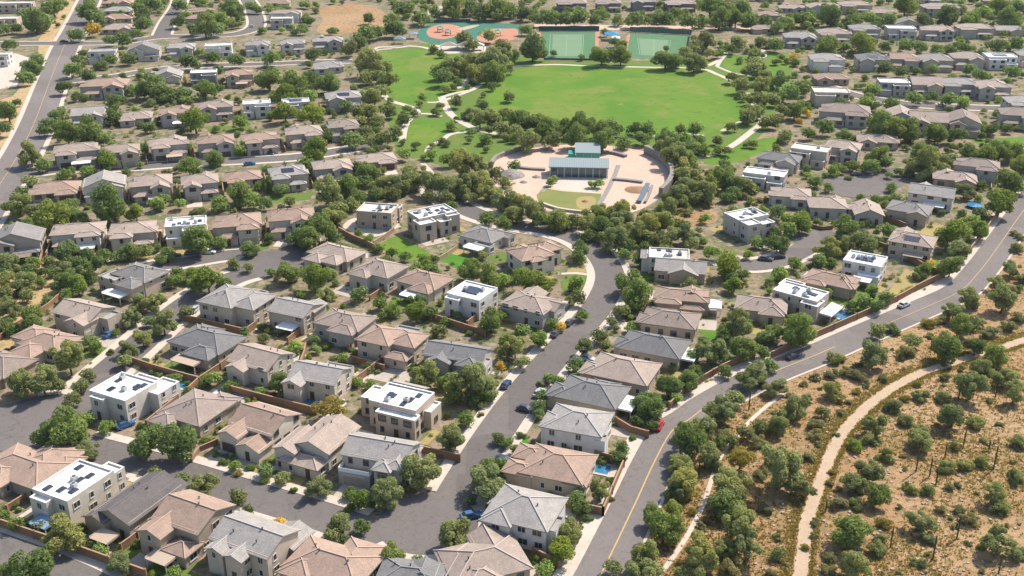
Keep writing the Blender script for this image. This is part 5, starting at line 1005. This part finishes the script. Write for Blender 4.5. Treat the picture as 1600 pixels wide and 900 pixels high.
VEG += T(2, 0, "130,310,165,g 265,330,55,g 440,355,55,g 560,340,155,g 620,350,130,g 680,350,135,g 960,360,165,g 1020,370,110,g 1140,380,155,o 965,300,50,g 90,180,95,g 580,200,65,g 1200,250,155,o 1290,330,75,g 60,740,175,g 150,750,165,g 220,800,155,g 330,770,105,g 430,780,165,g 550,810,135,g 640,790,135,g 760,800,105,g 850,795,125,g 1060,800,85,g 1140,800,115,g 100,880,165,o 250,870,135,o 400,860,155,g 560,880,155,g 700,880,115,g 970,880,155,g 1080,870,125,g 1280,870,85,o 1380,480,95,o 1440,530,125,o 1470,720,135,o 1530,690,125,o 1550,520,145,o 1500,430,125,o 1420,260,115,o 1370,300,85,g 1530,400,115,o 250,110,135,g 330,110,125,g 410,100,135,g 510,120,95,g 560,90,95,g 660,120,95,g 760,120,125,g 870,120,105,g 960,110,135,g 1010,90,115,g 1100,120,135,g 1240,40,175,b 1330,40,165,g 1430,40,135,g 1300,120,145,g 1400,110,145,b 1500,130,135,g 1580,130,120,g 1090,330,110,o 1150,290,110,o 1240,330,90,o 1190,400,90,o 20,330,80,g 160,270,80,g 680,280,90,g 640,260,80,g 820,860,110,g 1170,870,90,g 1560,620,110,o 1480,620,90,o 1580,760,110,o 1430,600,90,s 480,770,110,g 290,820,100,g 20,820,110,o 70,80,120,g 160,120,110,g 1180,130,100,g 1590,480,110,o 1520,330,90,o 1560,260,90,o")
VEG += T(1, 0, "920,50,125,g 1050,110,115,g 850,120,115,g 840,170,135,g 900,180,125,g 700,200,135,g 640,250,135,g 580,300,125,o 690,330,105,o 1110,300,75,g 720,400,175,o 830,500,135,o 1150,440,135,g 1230,420,145,o 1180,480,135,g 1300,240,125,o 1340,270,105,o 1450,220,115,o 1400,380,185,o 1490,400,185,o 1560,330,155,o 1380,440,165,o 1490,450,155,g 1040,600,65,g 1250,640,90,o 1330,700,90,o 1400,740,145,o 1480,740,125,o 1420,650,85,g 1220,780,85,b 840,690,115,o 740,600,145,o 700,700,155,o 640,690,125,o 920,740,105,g 690,830,115,o 790,860,135,o 100,360,125,g 80,490,165,g 250,530,175,g 330,480,135,g 450,520,155,g 350,340,115,g 170,590,165,b 180,700,155,b 350,710,175,b 330,600,115,b 620,870,135,g 20,60,65,g 1230,50,145,g 1350,40,125,g 1400,70,135,g 1500,50,165,g 290,180,85,g 1160,330,70,g 1560,420,110,o 1530,270,100,o 1290,390,110,o 760,470,120,o 680,480,120,o 800,420,110,o 770,560,110,o 660,600,120,g 560,660,100,g 480,840,100,g 560,860,90,g 720,880,110,o 880,820,110,o 640,760,110,o 760,760,110,o 950,680,70,b 1120,690,70,b 1560,700,100,o 1580,600,90,o 1540,800,110,o 1010,110,90,g 760,200,110,g 700,110,90,g 1590,60,120,g 1120,60,90,g")
VEG += T(0, 0, "330,30,155,g 220,140,155,g 280,130,135,g 230,370,115,g 190,430,145,g 150,480,125,g 550,70,155,g 480,210,115,g 580,180,115,golden 780,240,125,g 880,60,125,g 900,150,125,g 960,20,125,g 1110,130,105,g 1390,120,125,b 1440,50,155,g 1280,170,145,g 690,370,95,g 800,360,105,g 1190,380,135,g 1330,350,115,g 1480,375,115,g 450,430,125,g 540,470,115,g 400,540,115,g 950,540,165,g 1030,560,165,g 870,560,135,g 1150,580,115,g 1280,550,145,b 710,630,115,g 350,730,155,g 300,790,135,g 700,720,135,g 930,790,95,g 1220,760,175,b 1510,755,115,b 560,830,205,g 420,840,155,g 50,700,155,g 60,280,110,g 150,90,120,g 560,30,110,g 620,110,110,g 1350,180,110,g 1210,180,100,g 690,250,90,g 840,210,90,g 640,860,120,g 760,560,90,b 20,800,120,g 100,640,70,g 1130,30,110,g 1570,40,100,g 20,180,90,g 100,170,90,g 520,330,70,g 470,370,80,g 570,480,90,g 480,600,80,g 1060,590,110,g 1340,560,110,g 640,400,80,g 730,330,70,g")
VEG += T(3, 0, "100,140,125,g 240,110,125,g 400,100,155,g 520,120,105,g 750,120,115,g 860,40,155,b 980,120,115,g 1120,90,155,g 1230,130,105,b 1350,80,125,b 1520,110,155,g 1460,40,145,b 360,280,165,g 50,270,125,g 600,270,165,g 860,280,115,g 950,290,115,g 1060,310,95,g 1140,310,85,g 1230,300,95,g 1440,280,125,g 1560,270,115,g 720,420,115,g 830,440,95,g 930,440,75,g 1030,430,85,g 1250,430,95,g 1330,470,105,g 1540,450,105,g 640,560,115,b 610,640,105,b 770,640,115,b 910,610,115,g 1020,600,85,g 1140,620,125,g 1230,640,95,b 200,540,135,g 130,580,135,g 170,680,145,g 60,500,125,g 370,790,135,g 700,820,205,g 800,810,185,g 900,820,155,g 1050,830,145,g 1180,840,135,g 1400,800,105,g 30,620,110,o 80,680,90,o 40,760,110,o 200,760,60,golden 240,700,70,golden 1300,800,90,g 1500,800,80,g 1330,330,90,g 740,290,90,g 680,340,80,g 480,290,80,g 160,360,70,golden 190,120,110,g 60,170,100,g 560,210,70,g 1290,110,110,b 1560,40,110,g 1580,170,100,g 640,110,100,b 450,640,90,g 110,840,110,o 250,830,100,g 480,830,90,g")
KIND = {"o": "olive", "g": "green", "b": "bright", "s": "sage", None: "olive"}

ZONES = [("the round plaza", (790, 310), (910, 335), (1040, 310), (1060, 260), (1010, 235), (770, 255), (850, 350), (960, 350), (730, 290)), ("the big lawn's lower edge", (850, 195), (950, 205), (1060, 205), (800, 205)),
         ("the two green courts", (835, 80), (940, 88), (1040, 92), (1085, 80)), ("the playground", (680, 60), (760, 75)), ("the small west lawn", (600, 90), (620, 130), (700, 110), (740, 110)), ("the park's western paths", (620, 180), (700, 190), (740, 200), (650, 235)),
         ("the big lawn's east edge", (1160, 130), (1180, 180), (1150, 200)), ("the park's eastern paths", (1150, 90), (1210, 130), (1200, 170), (1110, 250), (1170, 235)), ("the wide road", (60, 120), (40, 200), (100, 50), (0, 280)), ("the dirt lot", (550, 30), (600, 20)),
         ("the main road's desert side", (960, 880), (1010, 830), (1070, 720), (1110, 660), (1200, 610), (1320, 560), (1400, 510), (1480, 480), (1560, 430)), ("the sandy trail", (1270, 820), (1290, 740), (1340, 660), (1430, 590), (1540, 555)),
         ("the thin pale footpath", (1040, 890), (1090, 810), (1120, 740), (1170, 670)), ("the desert's middle slope", (1420, 700), (1480, 660), (1400, 800)), ("the photo's lower right corner", (1540, 800), (1500, 860)), ("the desert's right edge", (1570, 650), (1580, 730)),
         ("the main road's bend wall", (1080, 600), (1140, 560)), ("the long wall", (1230, 540), (1340, 490)), ("the loop road's bend", (680, 850), (560, 820)), ("the cul-de-sac", (420, 400), (450, 440)), ("the grey cul-de-sac", (1350, 288)), ("the green verge", (1560, 210), (1480, 205)),
         ("the trees beyond the courts", (860, 25), (960, 28), (1060, 28)), ("the photo's top edge", (700, 5), (780, 5), (1120, 20), (1500, 20)), ("the side street", (130, 570), (240, 490), (330, 450)), ("the lower left street", (40, 850), (120, 880)), ("the loop road", (820, 600), (760, 690), (890, 530), (940, 470), (300, 740), (420, 780), (860, 360), (960, 400))]
ZP = [(n, G(x, y)) for n, *ps in ZONES for x, y in ps]
def where_label(p):
    best, bd = None, 1e9
    for c, ex, rot, nick in HOUSES:
        d = (Vector((p.x, p.y)) - c).length
        if d < bd: best, bd = (c, nick), d
    zn, zd = min(((n, (q.xy - p.xy).length) for n, q in ZP), key=lambda e: e[1])
    if bd < 17 and bd < zd + 9:
        c, nick = best; dx, dy = p.x - c.x, p.y - c.y
        rel = ("in front of" if dy < 0 else "behind") if abs(dy) > abs(dx) else ("left of" if dx < 0 else "right of")
        return rel + " the " + nick
    return "near " + zn
def push_out(p, r):
    hit = in_house(p, .35 * r + .2)
    if hit:
        c, ex, rot, x, y = hit; pad = .4 * r + .3
        ds = [(x - ex[0] + pad, (-1, 0)), (ex[1] + pad - x, (1, 0)), (y - ex[2] + pad, (0, -1)), (ex[3] + pad - y, (0, 1))]
        d, (ux, uy) = min(ds); x += ux * d; y += uy * d
        p = Vector((c.x + x * math.cos(rot) - y * math.sin(rot), c.y + x * math.sin(rot) + y * math.cos(rot), 0))
    return p
plants = []          # (point, radius, tone, sort, pixels)
DES = [G(*q).xy for q in DESERT]
for cx, cy, wpx, k in VEG:
    tone = KIND.get(k, k); g0 = G(cx, cy); s = proj(g0)[2]; r = wpx / 2 / s * .97
    desert = inside(g0, DES)
    low = r < 1.35 or (tone == "sage") or (desert and cx > 1290 and r < 2.6)
    zc = r * (.42 if low else .92) ; p = G(cx, cy, zc); p.z = 0
    if not desert: p = push_out(p, r)
    if on_road(p, .3): p = p + Vector((0, 0, 0))
    plants.append((p, r, tone, ("desert_shrub" if desert else "garden_shrub") if low else "tree", wpx))
# smaller growth that fills the yards, drawn at random inside outlined areas
def fill(poly, per100, rr, tones, sorts, seed, avoid=()):
    g = random.Random(seed); P = [G(*q).xy for q in poly]; xs = [q.x for q in P]; ys = [q.y for q in P]
    A = abs(sum(P[i].x * P[i - 1].y - P[i - 1].x * P[i].y for i in range(len(P)))) / 2; n = int(A / 100 * per100)
    av = [[G(*q).xy for q in a] for a in avoid]; k = 0
    while n > 0 and k < 40000:
        k += 1; p = Vector((g.uniform(min(xs), max(xs)), g.uniform(min(ys), max(ys)), 0)); r = g.uniform(*rr) * g.uniform(.8, 1.1)
        if not inside(p, P): continue
        n -= 1
        if in_house(p, r * .5 + .3) or on_road(p, r * .7 + 1.2) or any(inside(p, a) for a in av): continue
        plants.append((p, r, g.choice(tones), g.choice(sorts), 2 * r * proj(p)[2]))
LAWN = [(764, 152), (775, 132), (800, 112), (850, 103), (1000, 104), (1135, 122), (1152, 150), (1158, 185), (1130, 203), (1080, 212), (950, 208), (870, 200), (800, 190), (768, 172)]
LAWN_W = [(590, 85), (655, 78), (716, 102), (690, 150), (650, 163), (606, 130)]
CRT = [(640, 30), (1090, 40), (1085, 98), (640, 88)]
LOT = [(498, 8), (610, 8), (605, 50), (495, 52)]
ULP = [(-40, 430), (-40, 300), (60, 200), (110, 80), (570, 60), (600, 250), (520, 330), (470, 365), (250, 395), (60, 440)]
fill(ULP, .75, (1.4, 2.5), ["green", "green", "olive", "bright"], ["tree"], 1)
fill(ULP, 1.7, (.7, 1.4), ["green", "bright", "olive"], ["garden_shrub"], 2)
TOP = [(-40, 0), (-40, -40), (1640, -40), (1640, 45), (1260, 60), (1090, 40), (840, 35), (560, 55), (120, 60)]
fill(TOP, .8, (2.0, 3.6), ["green", "green", "olive", "bright"], ["tree"], 3, (CRT, LOT))
RGT = [(1240, 30), (1640, 30), (1640, 205), (1500, 215), (1250, 180), (1235, 90)]
fill(RGT, .7, (1.4, 2.6), ["green", "green", "olive", "bright"], ["tree"], 4)
fill(RGT, 1.5, (.8, 1.4), ["green", "bright", "olive"], ["garden_shrub"], 5)
EST = [(1090, 300), (1250, 210), (1420, 200), (1600, 230), (1600, 300), (1520, 390), (1470, 430), (1200, 550), (1100, 480), (1000, 380)]
fill(EST, 1.0, (1.2, 2.4), ["green", "olive", "bright"], ["tree"], 6); fill(EST, 2.4, (.6, 1.2), ["green", "bright", "olive", "sage"], ["garden_shrub"], 7)
PKW = [(580, 90), (600, 160), (560, 240), (520, 330), (640, 300), (770, 310), (770, 250), (830, 225), (770, 190), (765, 150), (800, 110), (840, 95), (700, 85), (720, 110), (690, 150), (650, 165), (600, 130)]
fill(PKW, .85, (1.6, 2.9), ["olive", "olive", "green"], ["tree"], 8, (LAWN, LAWN_W, [(630, 185), (700, 185), (700, 225), (630, 225)]))
RING = [(745, 280), (770, 320), (860, 350), (960, 370), (1080, 345), (1120, 300), (1090, 250), (1060, 240), (1056, 285), (1025, 325), (930, 342), (800, 325), (765, 285)]
fill(RING, 1.6, (1.8, 3.2), ["olive", "olive", "green"], ["tree"], 9, ([(1050, 330), (1080, 318), (1115, 328), (1120, 345), (1058, 356)], [(760, 262), (790, 226), (900, 218), (1005, 228), (1055, 250), (1068, 280), (1050, 312), (1000, 334), (925, 338), (780, 318)]))
EPK = [(1095, 90), (1130, 70), (1240, 70), (1250, 180), (1230, 225), (1120, 255), (1080, 240), (1140, 205), (1165, 180), (1150, 120)]
fill(EPK, .8, (1.8, 3.0), ["olive", "green", "olive"], ["tree"], 10, (LAWN,))
FGD = [(-20, 480), (180, 450), (440, 400), (560, 360), (760, 390), (930, 450), (860, 540), (760, 680), (680, 740), (620, 790), (300, 730), (100, 670), (-20, 560)]
fill(FGD, .85, (.9, 1.9), ["green", "bright", "olive"], ["tree"], 11); fill(FGD, 2.8, (.35, 1.0), ["green", "bright", "olive", "sage"], ["garden_shrub"], 12)
COL = [(960, 470), (1120, 420), (1190, 500), (1160, 560), (1060, 630), (990, 720), (930, 830), (860, 890), (740, 890), (700, 830), (780, 740), (880, 600)]
fill(COL, .45, (.9, 1.9), ["green", "bright", "olive"], ["tree"], 13); fill(COL, 2.4, (.4, 1.0), ["green", "bright", "olive", "sage"], ["garden_shrub"], 14)
LOW = [(-40, 690), (120, 760), (330, 790), (520, 850), (600, 890), (240, 890), (-40, 800)]
fill(LOW, .4, (.8, 1.6), ["green", "bright", "olive"], ["tree"], 15); fill(LOW, 2.2, (.4, .9), ["green", "bright", "olive"], ["garden_shrub"], 16)
WST = [(-40, 420), (60, 400), (200, 440), (90, 560), (-40, 620)]
fill(WST, .7, (1.2, 2.2), ["olive", "green"], ["tree"], 17); fill(WST, 1.2, (.6, 1.2), ["sage", "olive", "bright"], ["garden_shrub"], 18)
DSR = [(1000, 890), (1080, 720), (1180, 630), (1320, 570), (1470, 500), (1600, 420), (1640, 500), (1640, 900)]
fill(DSR, .9, (.35, 1.2), ["sage", "sage", "olive", "golden"], ["desert_shrub"], 19)

fill([(1000, 880), (1040, 800), (1085, 725), (1130, 660), (1190, 625), (1330, 560), (1480, 490), (1590, 420), (1640, 440), (1640, 480), (1520, 530), (1420, 570), (1330, 630), (1290, 690), (1250, 800), (1235, 890)], .38, (1.2, 2.6), ["olive", "olive", "green", "sage", "bright"], ["tree", "desert_shrub"], 20)
fill([(1180, 640), (1330, 570), (1480, 500), (1560, 480), (1420, 580), (1330, 640), (1290, 710), (1265, 800), (1240, 800), (1230, 700)], 1.3, (.7, 1.5), ["sage", "sage", "olive"], ["desert_shrub"], 21)
TRAILW = W(TRAIL)
g = random.Random(77)
for P, m_ in WALLS:
    if m_ is not None: continue
    for a, b in zip(P, P[1:]):
        ln = (b - a).length; n = Vector((-(b - a).y, (b - a).x)).normalized(); t = g.uniform(0, 2)
        while t < ln:
            q = a.lerp(b, t / ln) + n * g.choice((-1, 1, 1)) * g.uniform(.9, 2.0); t += g.uniform(1.3, 3.6); r = g.uniform(.5, 1.25); p = Vector((q.x, q.y, 0))
            if not in_house(p, .3) and not on_road(p, 2.2): plants.append((p, r, g.choice(["green", "bright", "olive", "green", "bright"]), "garden_shrub", 2 * r * proj(p)[2]))
for c, ex, rot, nick in HOUSES:
    if proj((c.x, c.y, 0))[2] < 4.2: continue
    for k in range(11):
        sd = g.randrange(4); o = g.uniform(.7, 2.4)
        x = g.uniform(ex[0], ex[1]) if sd < 2 else (ex[0] - o if sd == 2 else ex[1] + o); y = g.uniform(ex[2], ex[3]) if sd > 1 else (ex[2] - o if sd == 0 else ex[3] + o)
        p = Vector((c.x + x * math.cos(rot) - y * math.sin(rot), c.y + x * math.sin(rot) + y * math.cos(rot), 0)); r = g.uniform(.4, 1.05)
        if not in_house(p, .3) and not on_road(p, 2.0): plants.append((p, r, g.choice(["green", "bright", "olive", "green", "sage"]), "garden_shrub", 2 * r * proj(p)[2]))
def near_trail(p, d): return any((q - p.xy).length < d for q in TRAILW)
items = {"tree": [], "garden_shrub": [], "desert_shrub": []}; extra = []
for sort, cap in (("tree", 285), ("garden_shrub", 260), ("desert_shrub", 270)):
    L_ = sorted((q for q in plants if q[3] == sort and not (q[4] < 12 and near_trail(q[0], 2.6))), key=lambda q: -q[4]); vis = []
    for q in L_:
        x, y, s = proj((q[0].x, q[0].y, q[1])); r_ = q[4] / 2
        (vis if -r_ < x < 1600 + r_ and -r_ < y < 900 + r_ and len(vis) < cap else extra).append(q)
    items[sort] = vis
named = {}
WORD = {"tree": "tree", "garden_shrub": "shrub", "desert_shrub": "desert bush"}
TONE = {"olive": "olive green", "green": "deep green", "bright": "light green", "sage": "greyish", "golden": "yellowish", "red": "red flowering"}
for sort, L_ in items.items():
    for q in L_: named.setdefault(f"{TONE[q[2]]} {WORD[sort]} {where_label(q[0])}", []).append(q)
def plant(q, label, group):
    p, r, tone, sort, px = q; g = random.Random(int(p.x * 97 + p.y * 13)); nm = {"tree": "broadleaf_tree", "garden_shrub": "garden_shrub", "desert_shrub": "desert_shrub"}[sort]
    me = g.choice(TREES[tone]); rz = g.uniform(0, 6.28)
    if sort == "tree":
        t = thing(nm, label, "tree", (p.x, p.y, 0), rz, group); h = g.uniform(.82, 1.22); e = g.uniform(.86, 1.16); t.scale = (r * e, r / e, r * h)
        obj("trunk", g.choice(TRUNKS), t); c = obj("crown", me, t); c.location.z = .92
    else:
        t = tag(obj(nm, me), label, "shrub", group); t.location = (p.x, p.y, r * .38); t.rotation_euler.z = rz; e = g.uniform(.82, 1.22); t.scale = (r * e, r / e, r * g.uniform(.75, 1.1))
for base, L_ in named.items():
    L_.sort(key=lambda q: -q[1]); n = len(L_); grp = "plants " + base.split(" tree ")[-1].split(" shrub ")[-1].split(" bush ")[-1] if n > 1 else None
    for i, q in enumerate(L_):
        if n == 1: lb = base
        elif n <= 12: lb = ("" if i == 0 else (ORD[i] + "-")) + "largest " + base
        else: lb = base
        if len(lb.split()) > 16: lb = lb.replace("olive green", "olive").replace("deep green", "green").replace("light green", "lightgreen")
        plant(q, lb, grp)
# the rest of the greenery, too much to count: one mass of smaller crowns and low bushes
vs, ts = [], []
for q in extra:
    p, r, tone, sort, px = q
    v = FARC[int(nr.integers(len(FARC)))]; a = nr.uniform(0, 6.283); ca, sa = math.cos(a), math.sin(a)
    if sort != "tree": v = v.reshape(-1, 4, 3)[::3].reshape(-1, 3)
    w_ = np.empty_like(v); w_[:, 0] = (v[:, 0] * ca - v[:, 1] * sa) * r + p.x; w_[:, 1] = (v[:, 0] * sa + v[:, 1] * ca) * r + p.y; w_[:, 2] = v[:, 2] * r + r * (.9 if sort == "tree" else .38)
    vs.append(w_); k = nr.uniform(.7, 1.25)
    base = {"olive": (1.05, 1.0, .95), "green": (.78, .9, .75), "bright": (1.0, 1.15, .75), "sage": (1.05, .92, .95), "golden": (2.4, 1.4, .6), "red": (1, 1, 1)}[tone]
    ts.append(np.tile(np.array(base) * k, (len(v) // 4, 1)))
fm = quads_mesh("foliage", np.concatenate(vs), LEAF["far"], np.concatenate(ts)); tag(obj("undergrowth_foliage", fm), kind="stuff")
FOOT = W([(1015, 915), (1045, 880), (1075, 835), (1098, 790), (1112, 750), (1125, 715), (1145, 690), (1175, 655), (1210, 625), (1228, 612)], 1.0)
# dry tufts and pale stones of the open desert
pts = []
for k in range(26000):
    p = G(nr.uniform(960, 1640), nr.uniform(430, 930)); 
    if inside(p, DES) and not on_road(p, 1.0) and not near_trail(p, 2.0) and not any((q - p.xy).length < .9 for q in FOOT) and nr.random() < .12 + 1.3 * max(0, math.sin(p.x * .085 + 1.3 * math.sin(p.y * .06)) * math.sin(p.y * .075 + 1.1 * math.sin(p.x * .05)) + .25): pts.append((p.x, p.y))
for q, nn_ in zip(W(TRAIL, .35), normals(W(TRAIL, .35))):
    for side in (1, 1, 1, -1, -1):
        for _ in range(2): o = q + nn_ * side * (1.5 + abs(nr.normal()) * (1.3 if side > 0 else .6)); pts.append((o.x, o.y))
pts = np.array(pts); n = len(pts); k = 5
base = np.repeat(pts, k, 0); a = nr.uniform(0, 6.283, n * k); sz = nr.uniform(.10, .34, n * k); off = nr.normal(size=(n * k, 2)) * .22
c = np.c_[base + off, np.zeros(n * k)]; d = np.c_[np.cos(a), np.sin(a), np.zeros(n * k)] * (sz * .6)[:, None]; up = np.c_[nr.normal(size=(n * k, 2)) * .15, np.ones(n * k)] * (sz * 1.1)[:, None]
v = np.stack([c - d, c + d, c + d * .3 + up, c - d * .3 + up], 1).reshape(-1, 3).astype(np.float32)
tag(obj("dry_grass", quads_mesh("dry_grass", v, M_grass_tuft)), kind="stuff")
b = MB()
for k in range(1500):
    p = G(nr.uniform(980, 1640), nr.uniform(450, 930))
    if not inside(p, DES) or on_road(p, 1.2) or near_trail(p, 2.2): continue
    r = nr.uniform(.10, .38); i = len(b.v); m6 = [(p.x + r * math.cos(q * 1.047 + k) * nr.uniform(.7, 1.2), p.y + r * math.sin(q * 1.047 + k) * nr.uniform(.7, 1.2)) for q in range(6)]
    b.prism(m6, -.02, r * nr.uniform(.4, .8))
tag(b.build("gravel", M_rock), kind="stuff")
# saguaros
def saguaro(px, py, h, arms, label):
    c = G(px, py); t = thing("saguaro_cactus", label, "cactus", (c.x, c.y, 0), rng.uniform(0, 6.28), "saguaros of the desert slope"); r = .155
    b = MB(); b.tube([(0, 0, -.1), (0, 0, h * .3), (0, 0, h * .8), (0, 0, h - .15), (0, 0, h)], [r * .9, r, r, r * .8, r * .3], 10); b.build("stem", M_cactus, t)
    for k in range(arms):
        a = k * 2.4; ca, sa = math.cos(a), math.sin(a); z = h * (.42 + .12 * k); b = MB()
        b.tube([(0, 0, z), (.5 * ca, .5 * sa, z), (.72 * ca, .72 * sa, z + .25), (.74 * ca, .74 * sa, z + h * .28), (.74 * ca, .74 * sa, z + h * .3)], [.16, .19, .2, .18, .06], 8); b.build("arm", M_cactus, t)
for a in [(1495, 841, 5.2, 1, "saguaro with one arm standing below the twin bushes"), (1552, 734, 6.0, 0, "tall bare saguaro near the desert's right edge"), (1452, 745, 4.6, 0, "short saguaro between two low bushes on the slope"), (1431, 737, 6.4, 0, "slender saguaro above the short one"),
          (1505, 698, 4.4, 0, "saguaro near the desert's upper right part"), (1457, 875, 5.6, 0, "saguaro by the photo's lower edge"), (1545, 703, 2.6, 2, "small many-armed saguaro at upper right"), (1391, 855, 4.6, 0, "saguaro beside the big green tree's bushes"),
          (1560, 896, 4.4, 0, "saguaro at the photo's bottom right"), (1462, 308 + 450 - 450 + 450, 3.4, 0, "little saguaro in the slope's middle"), (1476, 716, 3.6, 0, "saguaro among sage bushes near the slope's top"), (1555, 621, 5.2, 0, "saguaro under a dark crown at the right edge"), (1497, 626, 3.6, 0, "saguaro stump-like post beside an olive bush"),
          (1170, 640, 4.8, 0, "lone post-like saguaro between road and footpath"), (1092, 741, 3.0, 0, "small saguaro under the roadside olive tree"), (1290, 800, 2.8, 0, "small saguaro beside the sandy trail")]:
    saguaro(*a)
# a palm or two and the dark cypresses of the rows
def cypress(px, py, h, label, grp="cypresses of the left rows"):
    c = G(px, py); t = thing("cypress_tree", label, "tree", (c.x, c.y, 0), 0, grp); t.scale = (h * .16, h * .16, h * .62)
    obj("crown", TREES["green"][0], t).location.z = .85; obj("trunk", TRUNKS[0], t)
for a in [(414, 305, 6.5, "dark cypress pair member between rust and grey houses"), (422, 303, 7.5, "taller dark cypress between rust and grey houses"), (486, 283, 5.5, "dark cypress left of the seventh house in the second row"), (230, 246, 6.5, "dark cypress between the second and third garages"), (298, 246, 5.0, "brownish cypress right of the third row's garage house"), (281, 318, 6.0, "cypress between the third and fourth houses of the second row")]: cypress(*a)

# ------------------------------------------------------------------ the air
b = MB(); b.box(-4050, 4050, -650, 5050, -1.0, 140.0)
hz_m = bpy.data.materials.new("haze_air"); hz_m.use_nodes = True; hz_m.node_tree.nodes.clear()
pvn = N(hz_m, "ShaderNodeVolumePrincipled"); pvn.inputs["Color"].default_value = (.86, .92, 1.0, 1); pvn.inputs["Density"].default_value = HAZE; pvn.inputs["Anisotropy"].default_value = .2
out = N(hz_m, "ShaderNodeOutputMaterial"); L(hz_m, pvn.outputs[0], out.inputs["Volume"])
tag(b.build("haze", hz_m), kind="stuff")
